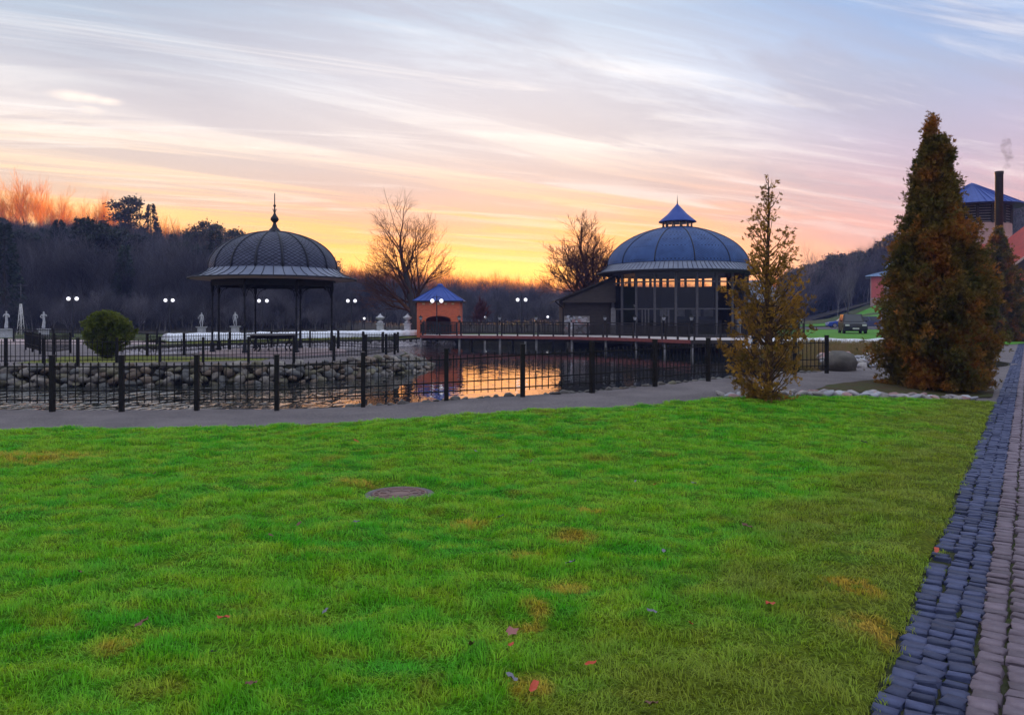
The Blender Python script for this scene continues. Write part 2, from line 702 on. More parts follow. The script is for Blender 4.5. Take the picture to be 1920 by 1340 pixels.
M['gravel'] = ground_mat('grey_gravel', ((.17, .15, .16), (.11, .098, .108), (.27, .235, .235)), (.9, 38), .02, 55)
M['asphalt'] = ground_mat('old_asphalt', ((.12, .11, .12), (.09, .085, .095), (.15, .135, .14)), (.8, 20), .006, 70)
M['land'] = ground_mat('rough_grass', ((.05, .09, .02), (.07, .075, .025), (.09, .06, .025)), (.35, 3), .05, 4)
M['forest_floor'] = ground_mat('forest_floor', ((.035, .03, .028), (.05, .04, .03), (.03, .035, .02)), (.1, .8), .1, 2)
M['far_lawn'] = ground_mat('mown_lawn', ((.06, .26, .02), (.09, .24, .02), (.13, .20, .03)), (.25, 2), .03, 6)
M['olive_lawn'] = ground_mat('rough_olive_grass', ((.10, .14, .02), (.16, .17, .03), (.19, .15, .04)), (.5, 3), .05, 5)
M['dry_bank'] = ground_mat('dry_grass_bank', ((.16, .12, .03), (.12, .11, .025), (.20, .12, .05)), (.8, 4), .06, 5)
M['joint'] = ground_mat('mossy_joint_soil', ((.035, .035, .018), (.05, .07, .015), (.05, .035, .028)), (2, 9), .02, 25)

# ------------------------------------------------------------------ the lie of the land
PATH0 = Vector((1.445, 3.155))                     # left edge of the cobbled path
PT = Vector((.551, .8345))                         # along the path
PN = Vector((.8345, -.551))                        # to its right


def path_w(x, y):
    return (x - PATH0.x) * PN.x + (y - PATH0.y) * PN.y


def ground_z(x, y):
    z = .2 * S(-3.5, .5, x) * S(8, 13, y) * S(0, 3.5, -path_w(x, y))
    k = x / max(y, 1.0)
    if y > 80 and x < 0:
        hk = np.interp(k, [-3, -.75, -.6, -.484, -.40, -.34, -.25, -.15], [22, 19, 16.5, 11.5, 8, 4.5, 1.5, 0])
        z += hk * S(88, 175, y)
    if y > 80 and x > 0:
        hk = np.interp(k, [.33, .40, .49, .56, .64, .8, 3], [1, 5.0, 14, 19, 23, 26, 27])
        z += hk * S(135, 260, y)
        z += np.interp(k, [.36, .41, .47, .60], [0, .6, 4.0, 5.5]) * S(112, 150, y) * (1 - S(150, 230, y))
    z += 4.0 * S(290, 340, y)  # unseen rise added to block bright horizon sky beneath the trees
    return float(z)


POND = [(-45, 14.0), (-20, 13.9), (-13, 13.75), (-9, 13.62), (-7.8, 13.58), (-6.66, 13.58), (-5.4, 13.7), (-4.05, 13.72), (-2.6, 14.02), (-1.1, 14.08), (.25, 14.15), (1.45, 14.85),
        (2.8, 16.15), (4.15, 17.5), (5.5, 18.75), (6.8, 19.75), (8.1, 20.5), (9.0, 22.5), (9.4, 26), (10.2, 31), (12, 38), (15, 45), (18, 51), (20, 58), (18, 66), (8, 69), (0, 67.5),
        (-5, 66), (-8, 63), (-9, 59.5), (-13, 56), (-17, 51.5), (-20, 48), (-21.3, 44), (-20, 38.5), (-18.2, 34.5), (-15.8, 34.2), (-14.2, 36.8), (-12.6, 39.7), (-10.6, 41.2),
        (-8.4, 41.1), (-6.4, 39.8), (-5.2, 37.7), (-4.75, 35.2), (-4.75, 33.4), (-4.95, 31.6), (-5.5, 29.7), (-6.5, 28.2), (-7.6, 27.0), (-9.2, 26.8), (-10.5, 26.25), (-13, 25.75),
        (-16, 25.3), (-20, 25.2), (-45, 25)]
WATER_Z = -.6


def resample(poly, step, closed=True):
    out = []
    n = len(poly)
    for i in range(n if closed else n - 1):
        a, b = Vector(poly[i]), Vector(poly[(i + 1) % n])
        k = max(1, int(math.ceil((b - a).length / step)))
        for j in range(k):
            out.append(a.lerp(b, j / k))
    if not closed:
        out.append(Vector(poly[-1]))
    return out


def inside(p, poly):
    x, y = p[0], p[1]
    r = False
    j = len(poly) - 1
    for i in range(len(poly)):
        xi, yi = poly[i][0], poly[i][1]
        xj, yj = poly[j][0], poly[j][1]
        if (yi > y) != (yj > y) and x < (xj - xi) * (y - yi) / (yj - yi) + xi:
            r = not r
        j = i
    return r


def sheet(name, outline, zf, material, step, edge_step=None, hole=None, skirt=0.0, parent=None, extra=None):
    """triangulated sheet inside an outline (minus a hole), draped on the height function"""
    edge_step = edge_step or step
    out = resample(outline, edge_step)
    pts = list(out)
    edges = [(i, (i + 1) % len(out)) for i in range(len(out))]
    hol = None
    if hole:
        hol = resample(hole, edge_step)
        b = len(pts)
        pts += hol
        edges += [(b + i, b + (i + 1) % len(hol)) for i in range(len(hol))]
    if extra is None:
        xs = [p[0] for p in out]
        ys = [p[1] for p in out]
        gx = np.arange(min(xs) + step / 2, max(xs), step)
        gy = np.arange(min(ys) + step / 2, max(ys), step)
        grid = [(x, y) for x in gx for y in gy]
    else:
        grid = extra
    pts += [Vector(p) for p in grid if inside(p, out) and not (hol and inside(p, hol))]
    vs, es, fs, *_ = delaunay_2d_cdt(pts, edges, [], 0, 1e-5)
    mb = MB()
    keep = []
    for f in fs:
        c = sum((vs[i] for i in f), Vector((0, 0))) / len(f)
        if inside(c, out) and not (hol and inside(c, hol)):
            keep.append(tuple(f))
    mb.add([(v.x, v.y, zf(v.x, v.y)) for v in vs], keep, True)
    ob = mb.build(name, material, parent)
    if skirt:
        mb = MB()
        ring = hol if hole else out
        n = len(ring)
        top = [(p[0], p[1], zf(p[0], p[1])) for p in ring]
        bot = [(p[0], p[1], -abs(skirt)) for p in ring]
        mb.add(top + bot, [(i, (i + 1) % n, n + (i + 1) % n, n + i) for i in range(n)])
        mb.build('bank_face', M['bank_soil'], ob)
    return ob


# broad ground with the pond cut out of it
def land_z(x, y):
    near = .06 if (y < 24 and x > -50 and not (x < -4 and y > 20)) else 0.0
    w = path_w(x, y)
    if -11 < w < 4.2 and 0 < y < 66:
        near = .45
    return ground_z(x, y) - near


gp = []
for y in np.concatenate([np.arange(-18, 70, 4.0), np.arange(70, 300, 9.0), np.arange(300, 430, 30.0)]):
    st = 4.0 if y < 70 else (9.0 if y < 300 else 30.0)
    half = 60 if y < 70 else min(440, max(90, y * .95))
    for x in np.arange(-half, half + .1, st):
        gp.append((float(x), float(y)))
tag(sheet('ground', [(-460, -60), (460, -60), (460, 440), (-460, 440)], land_z, M['land'], 5, 80, hole=None if False else resample(POND, 1.0), skirt=2.0, extra=gp), kind='structure')
mb = MB()
mb.add([(-46, 12.9, WATER_Z), (22, 12.9, WATER_Z), (22, 70, WATER_Z), (-46, 70, WATER_Z)], [(0, 1, 2, 3)])
tag(mb.build('pond_water', M['water']), kind='structure')
mb = MB()
mb.add([(-46, 13, -2.0), (22, 13, -2.0), (22, 70, -2.0), (-46, 70, -2.0)], [(0, 1, 2, 3)])
tag(mb.build('pond_bed', M['soil']), kind='structure')

# gravel path between the lawn and the pond, opening into the yard on the right
LAWN_EDGE = [(-14, 11.1), (-7.3, 11.15), (-5.5, 11.3), (-3.6, 11.48), (-2.5, 11.62), (-1.2, 11.75), (0, 11.9), (1.0, 12.15), (2.04, 12.46), (2.8, 12.95), (3.5, 13.45), (5.0, 13.95), (6.3, 14.4), (7.65, 14.72), (9.2, 15.0)]


def path_pt(s, w):
    p = PATH0 + PT * s + PN * w
    return (p.x, p.y)


near_bank = POND[1:17]
po = [(-20, 10.6), (-7.3, 10.8), (-2.5, 11.3), (0, 11.5), (2.04, 12.1), (3.5, 13.1), (5.0, 13.6), (7.65, 14.3), path_pt(13.9, .02), path_pt(62, .02), (40, 58), (27, 50), (20, 38), (17.5, 27), (13.5, 23.2), (10.6, 22.6), (9.0, 21.6)]
po += [(p[0], p[1]) for p in reversed(near_bank)]
tag(sheet('gravel_path', po, lambda x, y: ground_z(x, y) + .004, M['gravel'], .8, .4, skirt=1.6), kind='structure')

# ------------------------------------------------------------------ lawn
LAWN = LAWN_EDGE + [path_pt(13.95, -.02), path_pt(6, -.03), path_pt(0, -.02), path_pt(-7.5, -.02), (-14, -3)]


def lump(x, y):
    a = mnoise.noise(Vector((x * 1.3, y * 2.2, 0))) * .45 + mnoise.noise(Vector((x * 3.4, y * 4.8, 3.3))) * .62
    return .045 + .066 * a


def lawn_edge_dist(x, y):
    d = -path_w(x, y)
    ye = np.interp(x, [p[0] for p in LAWN_EDGE], [p[1] for p in LAWN_EDGE])
    return min(d, (ye - y) * .93)


MAN = Vector((-1.02, 7.10))
MANR = .315


def lawn_z(x, y):
    e = lawn_edge_dist(x, y)
    m = S(MANR + .0, MANR + .16, (Vector((x, y)) - MAN).length)
    return ground_z(x, y) + (lump(x, y) * m + .002) * S(-.02, .25, e) - .02 * (1 - S(-.05, .12, e)) - .016 * (1 - m)


def lawn_mat(blade):
    m, nt, b = new_mat('grass_blade' if blade else 'lawn_turf')
    L = nt.links.new
    geo = nt.nodes.new('ShaderNodeNewGeometry')
    sep = nt.nodes.new('ShaderNodeSeparateXYZ')
    L(geo.outputs['Position'], sep.inputs[0])
    flat = nt.nodes.new('ShaderNodeCombineXYZ')
    L(sep.outputs[0], flat.inputs[0])
    L(sep.outputs[1], flat.inputs[1])

    def noise(scale, d=4, off=0.0, sy=1.0):
        mp = nt.nodes.new('ShaderNodeMapping')
        mp.inputs['Location'].default_value = (off, off, 0)
        mp.inputs['Scale'].default_value = (1, sy, 1)
        L(flat.outputs[0], mp.inputs[0])
        n = nt.nodes.new('ShaderNodeTexNoise')
        n.inputs['Scale'].default_value = scale
        n.inputs['Detail'].default_value = d
        L(mp.outputs[0], n.inputs['Vector'])
        return n.outputs[0]

    def mr(v, a, c, lo=0.0, hi=1.0):
        n = nt.nodes.new('ShaderNodeMapRange')
        n.interpolation_type = 'SMOOTHSTEP'
        n.inputs[1].default_value = a
        n.inputs[2].default_value = c
        n.inputs[3].default_value = lo
        n.inputs[4].default_value = hi
        L(v, n.inputs[0])
        return n.outputs[0]

    def mth(op, a, c):
        n = nt.nodes.new('ShaderNodeMath')
        n.operation = op
        for i, v in enumerate((a, c)):
            if isinstance(v, (int, float)):
                n.inputs[i].default_value = v
            else:
                L(v, n.inputs[i])
        return n.outputs[0]

    def mix(f, a, c):
        n = nt.nodes.new('ShaderNodeMix')
        n.data_type = 'RGBA'
        L(f, n.inputs[0])
        for i, v in ((6, a), (7, c)):
            if isinstance(v, tuple):
                n.inputs[i].default_value = (*v, 1)
            else:
                L(v, n.inputs[i])
        return n.outputs[2]
    c = mix(mr(noise(1.1, 4, 5), .36, .64), (.10, .50, .018), (.22, .54, .018))
    c = mix(mr(noise(3.2, 3, 9, 1.6), .40, .70), c, (.36, .58, .028))
    c = mix(mr(noise(6.5, 3, 21, 1.5), .58, .72, 0, .6), c, (.05, .29, .012))  # darker sward mottling, also painting shadows between the lumps
    # moss and thin yellowed turf, worn towards the cobbles and near the viewer
    wear = nt.nodes.new('ShaderNodeVectorMath')
    wear.operation = 'DOT_PRODUCT'
    L(flat.outputs[0], wear.inputs[0])
    wear.inputs[1].default_value = (PN.x, PN.y, 0)
    w = mth('SUBTRACT', wear.outputs['Value'], PATH0.x * PN.x + PATH0.y * PN.y)
    edge = mr(w, -2.3, -.05)
    near = mr(sep.outputs[1], 5.5, 2.8, 0, .34)
    drive = mth('ADD', mth('MAXIMUM', edge, near), mth('MULTIPLY', mth('SUBTRACT', noise(.9, 5, 2.2), .5), 1.7))
    c = mix(mr(drive, .28, .95, 0, .74), c, (.31, .32, .035))
    c = mix(mr(noise(1.7, 5, 14), .60, .74, 0, .75), c, (.36, .36, .025))
    # dead straw patches
    straw = None
    for (u, v, rx, ry) in ((1078, 1018, .20, .09), (975, 1046, .17, .07), (1068, 1108, .16, .09), (1005, 1152, .10, .09), (990, 1300, .13, .09), (670, 908, .25, .09), (1090, 962, .22, .07),
                           (870, 985, .2, .12), (990, 1175, .1, .05), (225, 1215, .12, .08), (1600, 1105, .2, .12), (1640, 1180, .2, .12), (70, 860, .8, .3)):
        p = at(u, v, .03)
        sb = nt.nodes.new('ShaderNodeVectorMath')
        sb.operation = 'SUBTRACT'
        L(flat.outputs[0], sb.inputs[0])
        sb.inputs[1].default_value = (p.x, p.y, 0)
        ml = nt.nodes.new('ShaderNodeVectorMath')
        ml.operation = 'MULTIPLY'
        L(sb.outputs[0], ml.inputs[0])
        ml.inputs[1].default_value = (1 / rx, 1 / ry / 1.6, 0)
        ln = nt.nodes.new('ShaderNodeVectorMath')
        ln.operation = 'LENGTH'
        L(ml.outputs[0], ln.inputs[0])
        g = mr(ln.outputs['Value'], 1.25, .45)
        straw = g if straw is None else mth('MAXIMUM', straw, g)
    sn = mth('MULTIPLY', straw, mr(noise(9, 3, 4), .34, .56))
    c = mix(mth('MULTIPLY', sn, .7), c, (.72, .43, .055))
    hs = nt.nodes.new('ShaderNodeHueSaturation')
    L(c, hs.inputs['Color'])
    if blade:
        rnd = nt.nodes.new('ShaderNodeTexWhiteNoise')
        rnd.noise_dimensions = '1D'
        L(geo.outputs['Random Per Island'], rnd.inputs['W'])
        L(mr(rnd.outputs['Value'], 0, 1, .7, 1.35), hs.inputs['Value'])
        L(hs.outputs[0], b.inputs['Base Color'])
        b.inputs['Roughness'].default_value = .5
        b.inputs['Specular IOR Level'].default_value = .3
        tr = nt.nodes.new('ShaderNodeBsdfTranslucent')
        L(hs.outputs[0], tr.inputs['Color'])
        mx = nt.nodes.new('ShaderNodeMixShader')
        mx.inputs[0].default_value = .45
        L(b.outputs[0], mx.inputs[1])
        L(tr.outputs[0], mx.inputs[2])
        L(mx.outputs[0], nt.nodes['Material Output'].inputs['Surface'])
    else:
        L(mr(noise(38, 4, 1.3), .3, .7, .16, .46), hs.inputs['Value'])  # blade colours darkened here to paint the shade beneath the grass
        bp = nt.nodes.new('ShaderNodeBump')
        bp.inputs['Distance'].default_value = .02
        L(noise(60, 5, 2.9), bp.inputs['Height'])
        L(bp.outputs[0], b.inputs['Normal'])
        L(hs.outputs[0], b.inputs['Base Color'])
        b.inputs['Roughness'].default_value = 1.0
        b.inputs['Specular IOR Level'].default_value = .1
    return m


M['turf'] = lawn_mat(False)
M['blade'] = lawn_mat(True)
lg = []
for y in np.arange(1.0, 15.2, .10):
    st = .10
    for x in np.arange(-13.8, 9.4, st):
        if abs(x) < y * .72 + 1.2:
            lg.append((float(x), float(y)))
tag(sheet('lawn', LAWN, lawn_z, M['turf'], .10, .12, extra=lg), kind='structure')


def gn_scatter(name, pts, rots, scls, idx, sources, kind='stuff', label=None):
    """one object that scatters the source meshes over its own points"""
    col = bpy.data.collections.new(name + '_source')
    for i, me in enumerate(sources):
        o = bpy.data.objects.new('%s_source_%02d' % (name, i), me)
        col.objects.link(o)
    me = bpy.data.meshes.new(name)
    me.vertices.add(len(pts))
    me.vertices.foreach_set('co', np.asarray(pts, dtype=np.float32).ravel())
    a = me.attributes.new('rot', 'FLOAT_VECTOR', 'POINT')
    a.data.foreach_set('vector', np.asarray(rots, dtype=np.float32).ravel())
    a = me.attributes.new('scl', 'FLOAT_VECTOR', 'POINT')
    a.data.foreach_set('vector', np.asarray(scls, dtype=np.float32).ravel())
    a = me.attributes.new('idx', 'INT', 'POINT')
    a.data.foreach_set('value', np.asarray(idx, dtype=np.int32))
    o = link_mesh(name, me)
    ng = bpy.data.node_groups.new(name + '_nodes', 'GeometryNodeTree')
    ng.interface.new_socket('Geometry', in_out='INPUT', socket_type='NodeSocketGeometry')
    ng.interface.new_socket('Geometry', in_out='OUTPUT', socket_type='NodeSocketGeometry')
    N = ng.nodes.new
    gi, go = N('NodeGroupInput'), N('NodeGroupOutput')
    ci = N('GeometryNodeCollectionInfo')
    ci.inputs['Collection'].default_value = col
    ci.inputs['Separate Children'].default_value = True
    ci.inputs['Reset Children'].default_value = True
    ip = N('GeometryNodeInstanceOnPoints')
    ip.inputs['Pick Instance'].default_value = True

    def attr(nm, t):
        n = N('GeometryNodeInputNamedAttribute')
        n.data_type = t
        n.inputs['Name'].default_value = nm
        return n.outputs[0]
    L = ng.links.new
    L(gi.outputs[0], ip.inputs['Points'])
    L(ci.outputs[0], ip.inputs['Instance'])
    L(attr('idx', 'INT'), ip.inputs['Instance Index'])
    L(attr('rot', 'FLOAT_VECTOR'), ip.inputs['Rotation'])
    L(attr('scl', 'FLOAT_VECTOR'), ip.inputs['Scale'])
    L(ip.outputs[0], go.inputs[0])
    md = o.modifiers.new('scatter', 'NODES')
    md.node_group = ng
    tag(o, label, kind=kind)
    return o


def tuft_mesh(seed, n, rad, h, mat_):
    r = random.Random(seed)
    mb = MB()
    lean0 = r.uniform(0, 2 * PI)
    for _ in range(n):
        a = r.uniform(0, 2 * PI)
        d = rad * math.sqrt(r.random())
        x, y = d * math.cos(a), d * math.sin(a)
        hh = h * r.uniform(.45, 1.15)
        la = lean0 + r.gauss(0, .8)
        ln = hh * r.uniform(.4, 1.9)
        w = r.uniform(.0016, .0032)
        fx, fy = -math.sin(la), math.cos(la)
        dx, dy = math.cos(la), math.sin(la)
        p = [(x - fx * w, y - fy * w, -.012), (x + fx * w, y + fy * w, -.012)]
        q = [(x + dx * ln * .35 - fx * w * .8, y + dy * ln * .35 - fy * w * .8, hh * .6), (x + dx * ln * .35 + fx * w * .8, y + dy * ln * .35 + fy * w * .8, hh * .6)]
        t = (x + dx * ln, y + dy * ln, hh * r.uniform(.75, 1.0))
        mb.add(p + q + [t], [(0, 1, 3, 2), (2, 3, 4)], True)
    return mb.mesh('tuft', mat_)


def scatter_grass():
    r = random.Random(3)
    tufts = [tuft_mesh(40 + i, 42, .075, .030, M['blade']) for i in range(8)]
    pts, rots, scls, idx = [], [], [], []
    y = 2.5
    while y < 15.1:
        dy = .052 + .0042 * y
        xl, xr = -.70 * y - .5, .70 * y + .5
        x = xl
        while x < xr:
            px, py = x + r.uniform(-.5, .5) * dy, y + r.uniform(-.5, .5) * dy
            x += dy
            e = lawn_edge_dist(px, py)
            if e < -.01 + .05 * mnoise.noise(Vector((px * 5, py * 5, 1))) or px < -13.9:
                continue
            dm = (Vector((px, py)) - MAN).length
            if dm < MANR - .015 + .02 * r.random():
                continue
            if (px - 4.32) ** 2 + ((py - 13.2) * 1.3) ** 2 < .33 ** 2 * r.uniform(.6, 1.2):
                continue
            hgt = .75 + .75 * (mnoise.noise(Vector((px * 2.3, py * 3.6, 7.7))) + .3) + .35 * mnoise.noise(Vector((px * 7, py * 9, 2.2)))
            thin = S(.9, .0, e) * .45
            if mnoise.noise(Vector((px * 3.3, py * 5.5, 11.0))) < -.36 and e > .6 and r.random() < .6:
                continue
            if r.random() < thin * .7:
                continue
            hgt = max(.4, hgt) * (1 - thin * .5) * (.75 if dm < MANR + .14 else 1)
            s = .8 + .03 * y
            pts.append((px, py, lawn_z(px, py)))
            rots.append((r.uniform(-.15, .15), r.uniform(-.15, .15), r.uniform(0, 2 * PI)))
            scls.append((s, s, hgt))
            idx.append(r.randrange(8))
        y += dy
    return gn_scatter('lawn_grass', pts, rots, scls, idx, tufts)


scatter_grass()

# ------------------------------------------------------------------ cobbled path
def sett_mesh(seed, w, l, mat_):
    r = random.Random(seed)
    mb = MB()
    ring = []
    for k, (ix, z) in enumerate(((0.0, -.05), (0.0, -.006), (.007, .003))):
        for sx, sy in ((-1, -1), (1, -1), (1, 1), (-1, 1)):
            j = .012
            ring.append((sx * (w / 2 - ix) + r.uniform(-j, j), sy * (l / 2 - ix) + r.uniform(-j, j), z + (r.uniform(-.003, .003) if k == 2 else 0)))
    ring.append((r.uniform(-.02, .02), r.uniform(-.02, .02), .003 + r.uniform(-.003, .004)))
    fs = []
    for k in range(2):
        for i in range(4):
            j = (i + 1) % 4
            fs.append((k * 4 + i, k * 4 + j, k * 4 + 4 + j, k * 4 + 4 + i))
    for i in range(4):
        fs.append((8 + i, 8 + (i + 1) % 4, 12))
    mb.add(ring, fs, False)
    for i in range(4, len(mb.sm)):
        mb.sm[i] = True
    return mb.mesh('sett', mat_)


M['sett_blue'] = mat('slate_blue_sett', (.030, .038, .095), .6, (.060, .072, .145), 8, .004, 40, rand=.35, spec=.3)
M['sett_purple'] = mat('purple_grey_sett', (.105, .078, .105), .6, (.165, .130, .160), 8, .004, 40, rand=.28, spec=.3)
path_root = tag(empty('cobbled_path', (PATH0.x, PATH0.y, 0), -math.atan2(PT.x, PT.y)), kind='structure')
mb = MB()
a = [(-.06, -9), (3.0, -9), (3.0, 66), (-.06, 66)]
mb.add([(x, y, -.022) for x, y in a] + [(x, y, -.2) for x, y in a], [(0, 1, 2, 3), (0, 4, 5, 1), (1, 5, 6, 2), (2, 6, 7, 3), (3, 7, 4, 0)])
mb.build('joint_bed', M['joint'], path_root)
blue = [sett_mesh(100 + i, .094 + .006 * (i % 3), .066 + .007 * (i % 4), M['sett_blue']) for i in range(8)]
purp = [sett_mesh(200 + i, .104 + .005 * (i % 3), .068 + .006 * (i % 4), M['sett_purple']) for i in range(8)]
r = random.Random(11)
far_b, far_p = MB(), MB()
n_single = 0
cols = [(.055, 0), (.162, 0), (.268, 0)] + [(.382 + .126 * i, 1) for i in range(20)]
for ci, (w, kind_) in enumerate(cols):
    s = -8.5 + r.uniform(0, .1)
    pitch = .096 if kind_ == 0 else .094
    while s < 65:
        ww = w + r.uniform(-.008, .008)
        if ci == 0:
            ww += .012 * math.sin(s * 2.1) + r.uniform(-.012, .012)
        me = r.choice(blue if kind_ == 0 else purp)
        rot = r.gauss(0, .085)
        z = r.gauss(0, .003)
        skip = ci == 0 and r.random() < .06
        seen = (-.05 < s < 5.6 and ww < .60)
        if not skip:
            if seen and n_single < 298:
                o = link_mesh('sett', me, path_root, (ww, s, z))
                o.rotation_euler = (r.gauss(0, .02), r.gauss(0, .02), rot)
                n_single += 1
            elif s > -4:
                tgt = far_b if kind_ == 0 else far_p
                cs, sn = math.cos(rot), math.sin(rot)
                vs = [(ww + v.co.x * cs - v.co.y * sn, s + v.co.x * sn + v.co.y * cs, v.co.z + z) for v in me.vertices]
                tgt.add(vs, [tuple(p.vertices) for p in me.polygons], False)
        s += pitch * r.uniform(.93, 1.09)
tag(far_b.build('sett_rows', M['sett_blue'], path_root, fix=False), kind='stuff')
tag(far_p.build('sett_rows', M['sett_purple'], path_root, fix=False), kind='stuff')


# ------------------------------------------------------------------ stones
def rock_meshes(seed, mats, n=8, sub=2, flat=1.0):
    out = []
    for i in range(n):
        bm = bmesh.new()
        bmesh.ops.create_icosphere(bm, subdivisions=sub, radius=.5)
        off = Vector((seed * 3.1 + i * 5.7, i * 2.3, seed))
        for v in bm.verts:
            d = v.co.normalized()
            k = 1 + .42 * mnoise.noise(d * 1.3 + off) + .22 * mnoise.noise(d * 3.1 + off)
            v.co = Vector((d.x, d.y, d.z * flat)) * (.5 * k)
        me = bpy.data.meshes.new('stone')
        bm.to_mesh(me)
        bm.free()
        me.polygons.foreach_set('use_smooth', [True] * len(me.polygons))
        me.materials.append(mats[i % len(mats)])
        out.append(me)
    return out


BOULD = rock_meshes(1, M['boulder'], 10)
PEBB = rock_meshes(2, M['pebble'], 8)
WETS = rock_meshes(3, [M['wet_stone']], 5)


def put_rock(me, p, size, parent, name, r):
    o = link_mesh(name, me, parent, p)
    o.scale = size
    o.rotation_euler = (r.uniform(-.4, .4), r.uniform(-.4, .4), r.uniform(0, 2 * PI))
    return o


def along(poly, step):
    """points and outward (left-hand) normals along an open polyline"""
    out = []
    acc = 0
    for i in range(len(poly) - 1):
        a, b = Vector(poly[i]), Vector(poly[i + 1])
        d = b - a
        ln = d.length
        t = d / ln
        while acc < ln:
            out.append((a + t * acc, Vector((t.y, -t.x)), t))
            acc += step
        acc -= ln
    return out


# boulder wall round the gazebo's peninsula
wall_line = [(-17.6, 25.22), (-16, 25.3), (-13, 25.75), (-10.5, 26.25), (-9.2, 26.8), (-7.6, 27.0), (-6.5, 28.2), (-5.5, 29.7), (-4.95, 31.6), (-4.75, 33.4), (-4.75, 35.2), (-5.2, 37.7), (-6.4, 39.8)]
bw = tag(empty('boulder_wall', (-11, 26, -.8)), 'wall of rounded grey and brown boulders rising from the pond below the gazebo', 'stone wall')
r = random.Random(21)
bw_count = 0
back_b = MB()
for row in range(5):
    zz = -.60 + row * .145
    for p, nrm, t in along(wall_line, .31 if row else .40):
        tip = S(31, 33, p.y)
        out = (.30 - row * .065) + tip * (1.0 - row * .22) * .75
        q = p + nrm * out + t * r.uniform(-.14, .14)
        sz = r.choice((r.uniform(.20, .30), r.uniform(.28, .44), r.uniform(.28, .40)))
        if row == 4 and r.random() < .3:
            continue
        pos_ = Vector((q.x + 11, q.y - 26, zz + .8 + r.uniform(-.07, .07) - tip * row * .04))
        sc_ = (sz * r.uniform(1.0, 1.5), sz * r.uniform(.75, 1.05), sz * r.uniform(.58, .9))
        me = r.choice(BOULD)
        if bw_count < 298 and p.y < 35.5:
            put_rock(me, pos_, sc_, bw, 'boulder', r)
            bw_count += 1
        else:
            back_b.add([(pos_.x + v.co.x * sc_[0], pos_.y + v.co.y * sc_[1], pos_.z + v.co.z * sc_[2]) for v in me.vertices], [tuple(p_.vertices) for p_ in me.polygons], True)
tag(back_b.build('boulder_mass', M['boulder'][0], bw, fix=False), kind='stuff')

# kerb stones along the near bank
be = tag(empty('bank_edging', (1, 14.5, 0)), 'row of small dark stones edging the gravel path above the water', 'stone edging')
for p, nrm, t in along([(-2.9, 13.95), (-1.1, 14.02), (.25, 14.08), (1.42, 14.78), (2.8, 16.08), (4.15, 17.43), (5.5, 18.68), (6.8, 19.68), (8.1, 20.4)], .19):
    if r.random() < .15:
        continue
    z = ground_z(p.x, p.y)
    sz = r.uniform(.10, .21)
    big = r.random() < .2
    put_rock(r.choice(WETS if r.random() < .6 else BOULD), (p.x - 1 + r.uniform(-.04, .04), p.y - 14.5 + r.uniform(-.05, .03), z + .0), (sz * 1.25, sz, sz * (.75 if big else .45)), be, 'stone', r)

# band of flat pale stones between the lawn and the cypress bed
sb = tag(empty('stone_band', (6.8, 14.8, 0)), 'band of flat pink and grey cobbles between the lawn and the large cypress', 'stone edging')
bl = [(3.9, 13.85), (5.0, 14.25), (6.3, 14.66), (7.65, 14.98), (9.1, 15.25)]
for row in range(3):
    for p, nrm, t in along(bl, .20):
        q = p - nrm * (row * .17 - .04) + t * r.uniform(-.06, .06)
        if r.random() < .06 or (row == 2 and (r.random() < .4)):
            continue
        z = ground_z(q.x, q.y)
        sz = r.uniform(.15, .25)
        put_rock(r.choice(PEBB), (q.x - 6.8, q.y - 14.8, z + .02), (sz * 1.3, sz, sz * .5), sb, 'stone', r)

# rockery at the end of the fence
rk = tag(empty('rockery', (10.5, 22.5, .2)), 'loose heap of pink and grey stones at the foot of the dry grass bank', 'rockery')
for i in range(120):
    t = r.random()
    p = Vector((lerp(8.8, 13.2, t), lerp(22.3, 23.9, t) + r.uniform(-.7, .7), 0))
    lift = (p.y - lerp(22.3, 23.9, t) + .7) / 1.4
    sz = r.uniform(.16, .34)
    put_rock(r.choice(PEBB), (p.x - 10.5, p.y - 22.5, lift * .28 + .02), (sz * 1.2, sz, sz * .7), rk, 'stone', r)
o = put_rock(BOULD[0], (8.75, 20.9, .34), (1.1, .8, .7), None, 'boulder', r)
o.rotation_euler = (0.1, .25, .5)
tag(o, 'large dark rounded boulder beside the last fence post', 'boulder')

# stones on the far bank, too small to pick apart
fb = MB()
fl = [(-20.6, 46), (-17, 51.2), (-13, 55.7), (-9, 59.2), (-8, 62.7), (-5, 65.7)]
fl2 = [(-19.9, 38.3), (-21.2, 44), (-20, 48)]
for line in (fl, fl2):
    for row in range(3):
        for p, nrm, t in along(line, .34):
            q = p + nrm * (-.35 + row * .28) * (-1) + t * r.uniform(-.1, .1)
            me = r.choice(PEBB + BOULD[:3])
            sz = r.uniform(.3, .5)
            zz = -.60 + row * .16
            a = r.uniform(0, 6.28)
            cs, sn = math.cos(a), math.sin(a)
            fb.add([(q.x + (v.co.x * cs - v.co.y * sn) * sz, q.y + (v.co.x * sn + v.co.y * cs) * sz, zz + v.co.z * sz * .7) for v in me.vertices], [tuple(p_.vertices) for p_ in me.polygons], True)
tag(fb.build('bank_stones', M['pebble'][0], fix=False), 'grey stones lining the far bank of the pond', kind='stuff')

